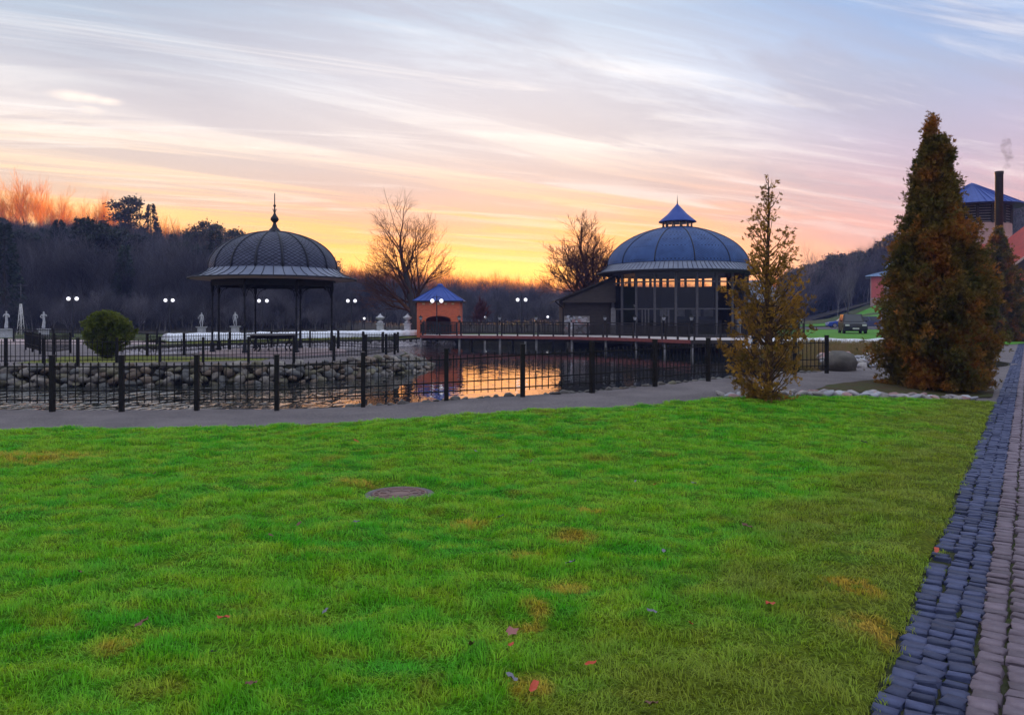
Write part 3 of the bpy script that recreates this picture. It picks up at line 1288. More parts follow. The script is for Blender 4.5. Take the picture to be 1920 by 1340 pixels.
# ------------------------------------------------------------------ peninsula, far bank, right-hand ground
isl = [(-17.5, 27.6), (-14, 27.9), (-11.5, 28.6), (-9.4, 29.4), (-9.5, 31), (-12, 31.6), (-14.4, 32.6), (-16, 33.2), (-18.5, 32.5)]
tag(sheet('peninsula_path', [(-45, 25.05), (-20, 25.25), (-16, 25.35), (-13, 25.8), (-10.5, 26.3), (-9.2, 26.85), (-7.6, 27.05), (-6.5, 28.25), (-5.55, 29.7), (-5.0, 31.6), (-4.8, 33.4), (-4.8, 35.2),
                             (-5.25, 37.7), (-6.45, 39.75), (-8.4, 41.05), (-10.6, 41.15), (-12.6, 39.65), (-14.2, 36.75), (-15.8, 34.15), (-18.2, 34.45), (-20.05, 38.5), (-21.35, 44), (-22, 47), (-45, 47)],
          lambda x, y: .004, M['gravel'], 3.0, 1.0), kind='structure')
tag(sheet('peninsula_lawn', isl, lambda x, y: .012, M['olive_lawn'], 1.5, .6), kind='structure')
tag(sheet('promenade', [(-70, 47), (-22, 47), (-20.5, 48.6), (-20.5, 52), (-45, 62), (-80, 62)], lambda x, y: .02, M['stone_pink'], 6, 3), kind='structure')
# slope above the far stones, carrying the fleece
bank_line = [(-21.0, 48.2), (-17.3, 52.0), (-13.3, 56.5), (-9.4, 60.2), (-8.3, 63.4), (-5.5, 66.4)]
mb = MB()
pr = []
for p, nrm, t in along(bank_line, .6):
    w = mnoise.noise(Vector((p.x, p.y, 0)) * .6) * .08
    pr.append([(p.x + nrm.x * a, p.y + nrm.y * a, z + w * (z > 0)) for a, z in ((.25, -.35), (-.3, -.05), (-1.1, .16), (-2.4, .22), (-5, .02))])
for i in range(len(pr) - 1):
    mb.add(pr[i] + pr[i + 1], [(k, k + 1, k + 6, k + 5) for k in range(4)], True)
tag(mb.build('far_bank', M['olive_lawn']), kind='structure')


def fleece(name, line, width, height, z0, label, seed):
    """long lumpy roll of white frost cover lying on a bank"""
    mb = MB()
    r = random.Random(seed)
    secs = []
    for p, nrm, t in along(line, .22):
        k = mnoise.noise(Vector((p.x * .5, p.y * .5, seed))) * .5 + mnoise.noise(Vector((p.x * 1.7, p.y * 1.7, seed + 4))) * .3
        hh = height * (1 + .35 * k)
        ww = width * (1 + .25 * k)
        sec = []
        for j in range(11):
            a = PI * j / 10
            wr = 1 + .16 * mnoise.noise(Vector((p.x * 2.5, p.y * 2.5, j * .9 + seed)))
            sec.append((p.x + nrm.x * math.cos(a) * ww / 2 * wr, p.y + nrm.y * math.cos(a) * ww / 2 * wr, z0(p.x, p.y) + math.sin(a) ** .8 * hh * wr - .05))
        secs.append(sec)
    for i in range(len(secs) - 1):
        mb.add(secs[i] + secs[i + 1], [(k, k + 1, k + 12, k + 11) for k in range(10)], True)
    mb.add(secs[0], [tuple(range(11))], True)
    mb.add(secs[-1], [tuple(range(11))], True)
    return tag(mb.build(name, M['fleece']), label, 'frost cover')


off = [(p[0] - .9, p[1] + 1.2) for p in bank_line]
fleece('frost_cover', off, 1.3, .46, lambda x, y: .2, 'long white fleece cover on the far bank behind the gazebo', 5)

# bank on the right
F_ = [(8.2, 21.4, .1), (9.4, 22.8, .2), (11, 23.6, .22), (13.2, 24.4, .22), (14.6, 24.9, .22)]
T_ = [(8.8, 27.0, .45), (10.2, 28.6, .62), (12.0, 29.3, .66), (14.5, 29.4, .58), (15.6, 29.7, .5)]
Bk = [(10.2, 34, .3), (12.0, 37, .28), (15.5, 39, .25), (19, 40, .25), (20, 40.2, .22)]
mb = MB()
secs = []
for i in range(len(F_) - 1):
    for j in range(6):
        t = j / 6
        f, tp, bk = [Vector(l[i]).lerp(Vector(l[i + 1]), t) for l in (F_, T_, Bk)]
        sec = []
        for q in range(8):
            k = q / 7
            p = f.lerp(tp, k)
            p.z = lerp(f.z, tp.z, k ** .7) + .07 * mnoise.noise(Vector((p.x * 1.2, p.y * 1.2, 2))) * math.sin(PI * k)
            sec.append(p)
        sec.append(tp.lerp(bk, .5) - Vector((0, 0, .03)))
        sec.append(bk)
        secs.append(sec)
for i in range(len(secs) - 1):
    mb.add(secs[i] + secs[i + 1], [(k, k + 1, k + 11, k + 10) for k in range(9)], True)
tag(mb.build('dry_grass_bank', M['dry_bank']), kind='structure')


def bank_tufts():
    r = random.Random(9)
    m = leaf_mat('dry_tuft', (.16, .12, .03), (.10, .11, .02), (.20, .12, .045), 2.0, .3)
    tufts = [tuft_mesh(70 + i, 30, .12, .20, m) for i in range(5)]
    pts, rots, scls, idx = [], [], [], []
    for i in range(1900):
        s = r.choice(secs[:-1])
        k = r.random() * 7
        a, b = s[int(k)], s[min(int(k) + 1, 7)]
        p = a.lerp(b, k - int(k)) + Vector((r.uniform(-.3, .3), r.uniform(-.1, .1), 0))
        pts.append(p)
        rots.append((r.uniform(.0, .5), r.uniform(-.2, .2), r.uniform(-.5, .5)))
        q = r.uniform(.6, 1.4)
        scls.append((q, q, q))
        idx.append(r.randrange(5))
    gn_scatter('dry_grass', pts, rots, scls, idx, tufts)


bank_tufts()
fleece('frost_cover', [(9.3, 29.2), (10.4, 29.9), (12.0, 30.6), (13.6, 30.2), (15.0, 29.4), (16.2, 29.5)], 1.7, .36, lambda x, y: .50, 'crumpled white fleece cover on the dry bank left of the large cypress', 8)
tag(sheet('far_lawn', [(12.5, 38), (26, 43), (44, 60), (48, 92), (20, 92), (19, 60), (17, 49)], lambda x, y: ground_z(x, y) + .03, M['far_lawn'], 6, 3), kind='structure')
tag(sheet('car_park', [(24, 94), (110, 94), (110, 116), (30, 116)], lambda x, y: ground_z(x, y) + .05, M['asphalt'], 6, 4), kind='structure')
tag(sheet('hill_lawn', [(38, 117), (120, 117), (120, 150), (76, 150), (56, 136)], lambda x, y: ground_z(x, y) + .18, M['far_lawn'], 6, 4), kind='structure')
tag(sheet('drive', [(54, 116.5), (66, 116.5), (84, 150), (72, 150)], lambda x, y: ground_z(x, y) + .26, M['asphalt'], 3, 3), kind='structure')
tag(sheet('hill_wood_floor', [(-320, 95), (-60, 86), (-22, 72), (14, 78), (36, 118), (60, 160), (330, 160), (420, 430), (-420, 430)], lambda x, y: ground_z(x, y) + .10, M['forest_floor'], 14, 14), kind='structure')
# bed of the large cypress
tag(sheet('cypress_bed', [(5.7, 14.85), (6.8, 15.1), (8.2, 15.4), (9.55, 15.55), (10.6, 17.2), (11.0, 18.8), (9.6, 19.0), (7.9, 17.6), (6.6, 16.3)], lambda x, y: ground_z(x, y) + .03 + .02 * mnoise.noise(Vector((x * 3, y * 3, 0))), ground_mat('cypress_bed_soil', ((.05, .06, .015), (.07, .045, .02), (.05, .03, .018)), (1.5, 6), .04, 14), .4, .3), kind='structure')
mb = MB()
mb.lathe([(.36, -.03), (.33, .03), (.2, .055), (.02, .06)], 18, (0, 0, 0))
o = mb.build('tree_pit', M['soil'], loc=(4.32, 13.2, ground_z(4.32, 13.2) + .01))
tag(o, kind='structure')

# ------------------------------------------------------------------ fences
def fence_posts(root, pts, h, w, cap=True):
    post = MB()
    post.box((0, 0, h / 2 - .1), (w, w, h + .2))
    pm = post.mesh('post', M['iron'])
    cm = MB()
    cm.box((0, 0, h + .008), (w + .012, w + .012, .016))
    cmesh = cm.mesh('post_cap', M['iron'])
    for p, a in pts:
        o = link_mesh('post', pm, root, p)
        o.rotation_euler = (0, 0, a)
        if cap:
            link_mesh('post_cap', cmesh, o)


def near_fence():
    px = [(-14.5, 13.75), (-13.2, 13.6), (-11.9, 13.5), (-10.5, 13.42), (-9.15, 13.38)]
    P = [Vector((x, y, 0)) for x, y in px] + [at(98, 772), at(228, 772), at(369, 770), at(519, 770), at(681, 763, .03), at(837, 755, .09), at(980, 747, .17), at(1110, 737, .2), at(1228, 725, .2), at(1328, 715, .2),
                                              at(1415, 707.5, .2), at(1490, 702.5, .2), at(1550, 700, .2)]
    root = tag(empty('iron_fence', (0, 14, 0)), 'black iron picket fence along the near edge of the pond', 'fence')
    base = Vector((0, 14, 0))
    H = .95
    ang = [math.atan2((P[min(i + 1, len(P) - 1)] - P[max(i - 1, 0)]).y, (P[min(i + 1, len(P) - 1)] - P[max(i - 1, 0)]).x) for i in range(len(P))]
    fence_posts(root, [(p - base, a) for p, a in zip(P, ang)], H, .075)
    bal = MB()
    bal.box((0, 0, 0), (.014, .014, .66))
    bal.add([(-.014, -.014, .33), (.014, -.014, .33), (.014, .014, .33), (-.014, .014, .33), (0, 0, .385), (0, 0, .315)], [(0, 1, 4), (1, 2, 4), (2, 3, 4), (3, 0, 4), (1, 0, 5), (2, 1, 5), (3, 2, 5), (0, 3, 5)])
    bm_ = bal.mesh('picket', M['iron'])
    r = random.Random(4)
    for a, b in zip(P[:-1], P[1:]):
        d = b - a
        mb = MB()
        for z in (.77, .36, .20):
            mb.bar(a - base + Vector((0, 0, z + r.uniform(-.004, .004))), b - base + Vector((0, 0, z)), .016, .022)
        pan = mb.build('rail_panel', M['iron'], root)
        n = max(8, round(d.length / .128))
        for i in range(1, n):
            o = link_mesh('picket', bm_, pan, a - base + d * (i / n) + Vector((0, 0, .475 + r.uniform(-.006, .006))))
            o.rotation_euler = (r.gauss(0, .008), r.gauss(0, .008), math.atan2(d.y, d.x))


near_fence()


def far_fence(name, P, label, group=None, zs=None):
    base = Vector((P[0][0], P[0][1], 0))
    root = tag(empty(name, base), label, 'fence', group)
    P = [Vector((p[0], p[1], p[2] if len(p) > 2 else 0)) for p in P]
    fence_posts(root, [(p - base, math.atan2((P[min(i + 1, len(P) - 1)] - P[max(i - 1, 0)]).y, (P[min(i + 1, len(P) - 1)] - P[max(i - 1, 0)]).x)) for i, p in enumerate(P)], .95, .085, False)
    for a, b in zip(P[:-1], P[1:]):
        a, b = a - base, b - base
        d = b - a
        mb = MB()
        for z in (.80, .34, .20):
            mb.bar(a + Vector((0, 0, z)), b + Vector((0, 0, z)), .018, .026)
        n = max(4, round(d.length / .14))
        for i in range(1, n):
            c = a + d * (i / n)
            mb.box((c.x, c.y, c.z + .52), (.016, .016, .74))
        mb.build('rail_panel', M['iron'], root)


fr = [(-19.5, 25.5), (-18.1, 25.55)] + [tuple(at(u, v)) for u, v in ((11, 687.5), (82, 687), (146, 687), (219, 686), (300, 685), (381, 684), (466, 682), (551, 682), (626, 677), (686, 674), (724, 669), (740, 665))]
far_fence('iron_fence', fr, 'black iron fence on top of the boulder wall in front of the gazebo')
far_fence('iron_fence', [tuple(at(740, 665)), (-5.25, 36.0)] + [tuple(at(u, v)) for u, v in ((718, 660), (681, 658))] + [(-8.8, 39.6), (-10.3, 39.9), (-11.9, 38.7), (-13.2, 36.6), tuple(at(345, 665)), tuple(at(276, 668))],
          'black iron fence curving round the back of the gazebo')
far_fence('iron_fence', [tuple(at(132, 662)), tuple(at(101, 667)), tuple(at(75, 664)), tuple(at(61, 660)), tuple(at(48, 656))], 'short black iron fence beside the path to the promenade at far left')
far_fence('iron_fence', [(-21.5, 47.4), (-24.5, 49.6), (-27.5, 51), (-30.5, 52), (-33.5, 52.6)], 'black iron fence along the promenade below the two left statues')


# ------------------------------------------------------------------ gazebo
def gazebo():
    c = Vector((-10.8, 35.6, 0))
    root = tag(empty('gazebo', c), 'open iron gazebo with ribbed slate dome and onion finial', 'gazebo')
    mb = MB()
    mb.lathe([(3.2, -.05), (3.2, .10), (3.12, .13), (.02, .13)], 48)
    mb.build('platform', M['stone_pink'], root)
    RC = 2.74
    a0 = R(-9.2)
    pos = [Vector((RC * math.cos(a0 + k * PI / 4), RC * math.sin(a0 + k * PI / 4), 0)) for k in range(8)]
    cm = MB()
    cm.lathe([(a * .8, b) for a, b in [(.15, .13), (.15, .2), (.12, .24), (.105, .45), (.12, .5), (.07, .56), (.055, 1.2), (.075, 1.23), (.075, 1.27), (.052, 1.3), (.05, 1.95), (.07, 1.98), (.07, 2.02), (.05, 2.05), (.048, 2.7), (.075, 2.75), (.1, 2.82), (.1, 3.2)]], 10)
    cme = cm.mesh('column', M['iron_dark'])
    cme2 = None
    for k, p in enumerate(pos):
        link_mesh('column', cme, root, p)
    # ring beam and scroll brackets
    for k in range(8):
        p, q = pos[k], pos[(k + 1) % 8]
        mb = MB()
        mb.bar(p + Vector((0, 0, 3.12)), q + Vector((0, 0, 3.12)), .10, .22)
        mb.build('ring_beam', M['iron_dark'], root)
        d = (q - p).normalized()
        for s, e in ((p, d), (q, -d)):
            br = MB()
            arc = [s + e * (.07 + .52 * (1 - math.cos(t))) + Vector((0, 0, 2.52 + .5 * math.sin(t))) for t in np.linspace(0, PI / 2, 9)]
            br.tube(arc, .018, 5)
            for cx, cz, rad in ((.20, 2.90, .10), (.42, 2.96, .055)):
                sp = [s + e * (cx + rad * (1 - t / 9) * math.cos(t)) + Vector((0, 0, cz + rad * (1 - t / 9) * math.sin(t))) for t in np.linspace(0, 7.5, 20)]
                br.tube(sp, .013, 4)
            br.build('scroll_bracket', M['iron_dark'], root)
    # skirt (flared eave)
    mb = MB()
    prof = [(2.80, 3.80), (2.95, 3.66), (3.25, 3.50), (3.66, 3.36)]
    mb.lathe(prof, 64, smooth=True, cap=False)
    sk = mb.build('eave_skirt', M['zinc'], root)
    se = MB()
    for k in range(48):
        t = 2 * PI * k / 48 + R(1.0)
        se.tube([(r_ * math.cos(t), r_ * math.sin(t), z + .012) for r_, z in prof], .016, 4)
    se.build('standing_seams', M['slate_rib'], sk)
    ed = MB()
    ed.lathe([(3.60, 3.325), (3.69, 3.325), (3.69, 3.375), (3.64, 3.385)], 64, cap=False)
    ed.build('gutter', M['slate_rib'], sk)
    sf = MB()
    sf.lathe([(2.7, 3.27), (3.62, 3.335)], 64, cap=False)
    sf.build('soffit', M['soffit'], root)
    ins = MB()
    ins.lathe([(2.72, 3.24), (2.72, 3.30), (.02, 3.30)], 48)
    ins.build('ceiling', M['dark_wood'], root)

    def prof_r(z):      # dome radius by height
        t = (z - 3.78) / (5.52 - 3.78)
        return 2.80 * max(0.0, 1 - t ** 2.15) ** .56
    zs = [3.78 + (5.5 - 3.78) * (1 - (1 - i / 14) ** 1.6) for i in range(15)]
    dm = MB()
    dm.lathe([(prof_r(z), z) for z in zs] + [(.1, 5.53)], 32, smooth=True, cap=False, a0=R(1.0))
    dome = dm.build('dome', M['slate_under'], root)
    NR = 16
    for k in range(NR):
        t = 2 * PI * k / NR + R(1.0)
        rb = MB()
        rb.tube([((prof_r(z) + .02) * math.cos(t), (prof_r(z) + .02) * math.sin(t), z) for z in zs], .042, 5)
        rb.build('rib', M['slate_rib'], dome)
    # diamond shingles
    sh = MB()
    for k in range(NR):
        t0 = 2 * PI * k / NR + R(1.0)
        for row in range(26):
            f = row / 26
            ang = 1.0 - (1 - f) ** 1.35
            z = 3.82 + (5.42 - 3.82) * ang
            dz = (5.42 - 3.82) / 26 * (1 + .35 * (1 - 2 * f)) * 1.0
            rr = prof_r(z)
            half = PI / NR
            ncol = 4
            for cidx in range(ncol + (row % 2)):
                cc = (cidx + (.5 if row % 2 == 0 else 0.0)) / ncol
                if cc < .01 or cc > .99:
                    wl = .5
                else:
                    wl = 1.0
                tt = t0 + cc * 2 * half
                wv = half / ncol * .86
                z1, z2 = z - dz * .9, z + dz * .9
                pts = []
                for (dt, zz, of) in ((0, z1, .030), (wv, z, .014), (0, z2, .002), (-wv, z, .014)):
                    zq = min(5.5, max(3.79, zz))
                    rq = prof_r(zq) + of
                    pts.append((rq * math.cos(tt + dt), rq * math.sin(tt + dt), zq))
                sh.add(pts, [(0, 1, 2, 3)])
    tag(sh.build('shingles', M['slate'], dome, fix=False), kind='stuff')
    fi = MB()
    fi.lathe([(.34, 5.48), (.26, 5.58), (.13, 5.72), (.07, 5.9), (.07, 5.93), (.13, 5.98), (.19, 6.06), (.17, 6.15), (.10, 6.24), (.05, 6.34), (.035, 6.42), (.07, 6.44), (.07, 6.47), (.03, 6.5), (.03, 6.64), (.06, 6.67), (.06, 6.72), (.025, 6.76), (.02, 7.25), (.002, 7.28)], 14)
    fin = fi.build('finial', M['slate_rib'], root)
    cr = MB()
    cr.box((0, 0, 6.53), (.2, .03, .03))
    cr.build('cross_bar', M['slate_rib'], fin)
    # table under the dome
    tb = tag(empty('garden_table', (c.x + .1, c.y - .6, .13)), 'wide round table with scrolled iron legs standing in the gazebo', 'table')
    mb = MB()
    mb.lathe([(.02, .70), (1.12, .70), (1.14, .72), (1.14, .745), (1.12, .76), (.02, .76)], 40, cap=False)
    mb.build('table_top', M['concrete'], tb)
    mb = MB()
    mb.lathe([(.86, .56), (.90, .56), (.90, .70), (.86, .70)], 32, cap=False)
    for k in range(40):
        t = 2 * PI * k / 40
        mb.box((.95 * math.cos(t), .95 * math.sin(t), .62), (.03, .03, .16), t)
    mb.build('apron', M['iron_dark'], tb)
    for k in range(6):
        t = 2 * PI * k / 6
        lg_ = MB()
        lg_.tube([((.88 + .14 * math.sin(s * PI * 1.9)) * math.cos(t), (.88 + .14 * math.sin(s * PI * 1.9)) * math.sin(t), .70 * (1 - s)) for s in np.linspace(0, 1, 10)], [.035] * 9 + [.05], 6)
        lg_.build('leg', M['iron_dark'], tb)


gazebo()

# ------------------------------------------------------------------ deck bridge
DK = [Vector(((u - 960) / FPX * Y, Y, 0)) for u, Y in ((788, 61.0), (860, 60), (936, 59.2), (1004, 58), (1070, 56.6), (1133, 54.5), (1189, 52.3), (1243, 49.8), (1296, 47.5))]
DZ = .25
M['lantern_glass'] = mat('lantern_glass', (.6, .6, .66), .3)


def deck_bridge():
    root = tag(empty('deck_bridge', (0, 57, DZ)), 'long curved timber deck with dark railing leading over the pond to the pavilion', 'bridge')
    base = Vector((0, 57, DZ))
    line = DK + [Vector((14.3, 47.0, 0)), Vector((17.8, 48.0, 0))]
    back = [Vector((-7.2, 64.0, 0)), Vector((-4.2, 63.5, 0)), Vector((-.6, 63, 0)), Vector((2.6, 62.5, 0)), Vector((6.0, 62, 0)), Vector((8, 62, 0)), Vector((10, 62, 0)), Vector((12, 62, 0)), Vector((14, 62, 0)), Vector((17, 62, 0)), Vector((19, 60, 0))]
    mb = MB()
    n = len(line)
    top = [p - base + Vector((0, 0, DZ)) for p in line]
    tb = [p - base + Vector((0, 0, DZ)) for p in back]
    vs = top + tb + [p - Vector((0, 0, .1)) for p in top] + [p - Vector((0, 0, .1)) for p in tb]
    fs = []
    for i in range(n - 1):
        fs += [(i, i + 1, n + i + 1, n + i), (2 * n + i, 3 * n + i, 3 * n + i + 1, 2 * n + i + 1), (n + i, n + i + 1, 3 * n + i + 1, 3 * n + i)]
    mb.add(vs, fs)
    mb.build('deck_boards', M['deck'], root)
    r = random.Random(2)
    for i in range(n - 1):
        a, b = top[i], top[i + 1]
        d = (b - a).normalized()
        o_ = Vector((d.y, -d.x, 0)) * .045
        mb = MB()
        mb.bar(a + o_ + Vector((0, 0, -.10)), b + o_ + Vector((0, 0, -.10)), .08, .22)
        mb.build('edge_beam', M['red_beam'] if i < 8 else M['brown_wood'], root)
        under = MB()
        under.bar(a - o_ * 6 + Vector((0, 0, -.30)), b - o_ * 6 + Vector((0, 0, -.30)), .14, .2)
        under.build('joist', M['dark_wood'], root)
    # piles
    pile = MB()
    pile.lathe([(.09, -2.1), (.09, -.10)], 8)
    pme = pile.mesh('pile', M['concrete'])
    for i in range(n):
        d = (top[min(i + 1, n - 1)] - top[max(i - 1, 0)]).normalized()
        inn = Vector((-d.y, d.x, 0))
        for k in (.18, 3.2, 6.4):
            link_mesh('pile', pme, root, top[i] + inn * k)
    # railing: double posts under the lanterns, one post in the middle of each bay
    pm = MB()
    pm.box((0, 0, .52), (.10, .10, 1.04))
    post = pm.mesh('post', M['dark_wood'])
    lan = MB()
    lan.lathe([(.05, 1.04), (.03, 1.10), (.03, 1.16), (.07, 1.18), (.075, 1.2)], 8)
    lme = lan.mesh('lantern_foot', M['iron'])
    lg_ = MB()
    lg_.lathe([(.075, 1.20), (.13, 1.40)], 6, smooth=False)
    lgm = lg_.mesh('lantern_pane', M['lantern_glass'])
    lr = MB()
    lr.lathe([(.17, 1.40), (.17, 1.415), (.05, 1.50), (.03, 1.53), (.035, 1.56), (.005, 1.58)], 6, smooth=False)
    for k in range(6):
        t = 2 * PI * k / 6
        lr.bar((.078 * math.cos(t), .078 * math.sin(t), 1.20), (.133 * math.cos(t), .133 * math.sin(t), 1.40), .016, .016)
    lrm = lr.mesh('lantern_roof', M['iron'])
    for i in range(n):
        d = (top[min(i + 1, n - 1)] - top[max(i - 1, 0)]).normalized()
        inn = Vector((-d.y, d.x, 0)) * .08
        for k in (-.17, .17):
            if i == 0 and k < 0:
                continue
            o = link_mesh('railing_post', post, root, top[i] + d * k + inn)
            o.rotation_euler = (0, 0, math.atan2(d.y, d.x))
        lo = link_mesh('lantern', lme, root, top[i] + inn)
        link_mesh('lantern_pane', lgm, lo)
        link_mesh('lantern_roof', lrm, lo)
    for i in range(n - 1):
        a, b = top[i], top[i + 1]
        d = b - a
        dn = d.normalized()
        inn = Vector((-dn.y, dn.x, 0)) * .08
        mid = (a + b) / 2 + inn
        o = link_mesh('railing_post', post, root, mid)
        o.rotation_euler = (0, 0, math.atan2(d.y, d.x))
        mb = MB()
        a2, b2 = a + inn + dn * .17, b + inn - dn * .17
        for z, h in ((1.0, .07), (.86, .04), (.20, .06)):
            mb.bar(a2 + Vector((0, 0, z)), b2 + Vector((0, 0, z)), .06, h)
        k = int((b2 - a2).length / .085)
        for j in range(1, k):
            c = a2.lerp(b2, j / k)
            mb.box((c.x, c.y, c.z + .53), (.035, .035, .64), math.atan2(d.y, d.x))
        mb.build('railing_panel', M['dark_wood'], root)
    # end railing on the left
    a, b = top[0], tb[0]
    mb = MB()
    for z, h in ((1.0, .07), (.86, .04), (.20, .06)):
        mb.bar(a + Vector((0, 0, z)), b + Vector((0, 0, z)), .06, h)
    for j in range(1, 28):
        c = a.lerp(b, j / 28)
        mb.box((c.x, c.y, c.z + .53), (.035, .035, .64))
    mb.build('railing_panel', M['dark_wood'], root)
    # back railing of the open stretch
    for i in range(4):
        a, b = tb[i], tb[i + 1]
        mb = MB()
        for z, h in ((1.0, .07), (.20, .06)):
            mb.bar(a + Vector((0, 0, z)), b + Vector((0, 0, z)), .06, h)
        for j in range(0, 24):
            c = a.lerp(b, j / 24)
            mb.box((c.x, c.y, c.z + .6), (.035 if j else .1, .035 if j else .1, .8 if j else 1.1))
        mb.build('railing_panel', M['dark_wood'], root)


deck_bridge()


# ------------------------------------------------------------------ pavilion
def pavilion():
    c = Vector(((1270 - 960) / FPX * 62, 62, DZ))
    root = tag(empty('pavilion', c), 'round glazed pavilion with blue slate dome and small lantern turret', 'pavilion')
    RD = 5.35
    NM = 22
    a0 = R(-90) + R(3.2)
    st = 2 * PI / NM
    # wall parts by facet; the side wings hide the two ends
    glassf = [k for k in range(NM) if -R(72) < ((a0 + (k + .5) * st + R(90) + PI) % (2 * PI) - PI) < R(47)]
    ang = lambda k: a0 + k * st
    P = lambda k, rr, z: Vector((rr * math.cos(ang(k)), rr * math.sin(ang(k)), z))
    for k in range(NM):
        rel = (ang(k) + R(90) + PI) % (2 * PI) - PI
        if -R(95) < rel < R(50):
            mb = MB()
            mb.bar(P(k, RD, 0), P(k, RD, 4.85), .13, .16)
            mb.build('mullion', M['frame_grey'], root)
    for k in range(NM):
        rel = (ang(k + .5) + R(90) + PI) % (2 * PI) - PI
        if k in glassf:
            for z in (.10, 2.02, 4.02, 4.72):
                mb = MB()
                mb.bar(P(k, RD - .01, z), P(k + 1, RD - .01, z), .09, .10)
                mb.build('transom', M['frame_grey'], root)
            for z0, z1 in ((.15, 1.97), (2.07, 3.97), (4.07, 4.67)):
                mb = MB()
                a, b = P(k, RD - .03, 0), P(k + 1, RD - .03, 0)
                mb.add([a + Vector((0, 0, z0)), b + Vector((0, 0, z0)), b + Vector((0, 0, z1)), a + Vector((0, 0, z1))], [(0, 1, 2, 3)])
                mb.build('pane', M['glass'], root)
            if -R(48) < rel < -R(15):
                for f in (.33, .5, .67):
                    mb = MB()
                    q = P(k, RD, 0).lerp(P(k + 1, RD, 0), f)
                    mb.bar(q, q + Vector((0, 0, 1.97)), .10 if f == .5 else .07, .10)
                    mb.build('door_stile', M['frame_grey'], root)
        else:
            back = not (-R(115) < rel < R(115))
            # solid wall below a strip of clerestory windows at the back
            z_hi = 4.0
            mb = MB()
            a, b = P(k, RD, 0), P(k + 1, RD, 0)
            if back:
                mb.bar(a + Vector((0, 0, 2.0)), b + Vector((0, 0, 2.0)), .2, 4.0)
                mb.bar(a + Vector((0, 0, 4.93)), b + Vector((0, 0, 4.93)), .2, .5)
                for f, w in ((0, .5), (.62, .16)):
                    q = a.lerp(b, f)
                    mb.bar(q + Vector((0, 0, 4.0)), q + Vector((0, 0, 4.7)), w, .2)
            else:
                mb.bar(a + Vector((0, 0, 2.5)), b + Vector((0, 0, 2.5)), .2, 5.0)
            mb.build('wall', M['dark'] if back else M['dark_wood'], root)  # back walls near-black: the room's shade is put into their colour
            if back:
                mb = MB()
                mb.add([a + Vector((0, 0, 4.0)), b + Vector((0, 0, 4.0)), b + Vector((0, 0, 4.7)), a + Vector((0, 0, 4.7))], [(0, 1, 2, 3)])
                mb.build('clerestory_pane', M['glass'], root)
    mb = MB()
    mb.lathe([(RD - .12, 0), (RD - .12, .03), (.05, .03)], 44)
    mb.build('floor_slab', M['dark_wood'], root)
    mb = MB()
    mb.lathe([(RD - .1, 4.9), (RD - .1, 4.95), (.05, 4.95)], 44)
    mb.build('ceiling', M['dark'], root)
    # fittings inside: bar and hanging lamps
    mb = MB()
    mb.box((1.6, 1.2, .6), (4.4, .7, 1.2))
    mb.build('bar_counter', M['dark_wood'], root)
    mb = MB()
    for x in (-.6, .7, 2.0, 3.0):
        mb.box((x, 2.2, 1.75), (.75, .08, .55))
    mb.build('menu_boards', M['concrete'], root)
    # eave
    prof = [(5.55, 5.62), (5.75, 5.42), (6.28, 5.02 - DZ + .05)]
    prof = [(5.5, 5.50), (5.72, 5.27), (6.28, 4.86)]
    mb = MB()
    mb.lathe(prof, 72, cap=False)
    sk = mb.build('eave_skirt', M['zinc'], root)
    se = MB()
    for k in range(110):
        t = 2 * PI * k / 110
        se.tube([(r_ * math.cos(t), r_ * math.sin(t), z + .012) for r_, z in prof], .02, 4)
    se.build('standing_seams', M['slate_rib'], sk)
    ed = MB()
    ed.lathe([(6.2, 4.78), (6.32, 4.78), (6.34, 4.88), (6.27, 4.90)], 72, cap=False)
    ed.build('gutter', M['slate_rib'], sk)
    sf = MB()
    sf.lathe([(RD + .02, 4.80), (6.24, 4.80)], 72, cap=False)
    sf.build('soffit', M['dark_wood'], root)
    fa = MB()
    fa.lathe([(RD + .09, 4.70), (RD + .09, 5.0)], 44, cap=False)
    fa.build('fascia', M['frame_grey'], root)

    def pr(z):
        t = (z - 5.48) / (8.60 - 5.48)
        return 5.52 * max(0.0, 1 - t ** 1.9) ** .60 if t < 1 else 0
    zs = [5.48 + (8.45 - 5.48) * (1 - (1 - i / 16) ** 1.5) for i in range(17)]
    dm = MB()
    dm.lathe([(pr(z), z) for z in zs] + [(1.0, 8.52)], 48, cap=False)
    dome = dm.build('dome', M['slate_under'], root)
    NR = 12
    for k in range(NR):
        t = 2 * PI * k / NR + R(-90) + R(1)
        rb = MB()
        rb.tube([((pr(z) + .02) * math.cos(t), (pr(z) + .02) * math.sin(t), z) for z in zs], .05, 5)
        rb.build('rib', M['slate_rib'], dome)
    sh = MB()
    rows = 44
    for row in range(rows):
        f = row / rows
        z = 5.52 + (8.40 - 5.52) * (1 - (1 - f) ** 1.4)
        dz = (8.40 - 5.52) / rows * (1.45 - .9 * f)
        nc = 12 * max(3, int(10 * pr(z) / 5.5) + 1)
        for cidx in range(nc):
            tt = 2 * PI * (cidx + (.5 if row % 2 else 0)) / nc
            wv = PI / nc * .90
            pts = []
            for (dt, zz, of) in ((0, z - dz, .035), (wv, z, .016), (0, z + dz, .003), (-wv, z, .016)):
                zq = min(8.45, max(5.49, zz))
                rq = pr(zq) + of
                pts.append((rq * math.cos(tt + dt), rq * math.sin(tt + dt), zq))
            sh.add(pts, [(0, 1, 2, 3)])
    tag(sh.build('shingles', M['blue_slate'], dome, fix=False), kind='stuff')
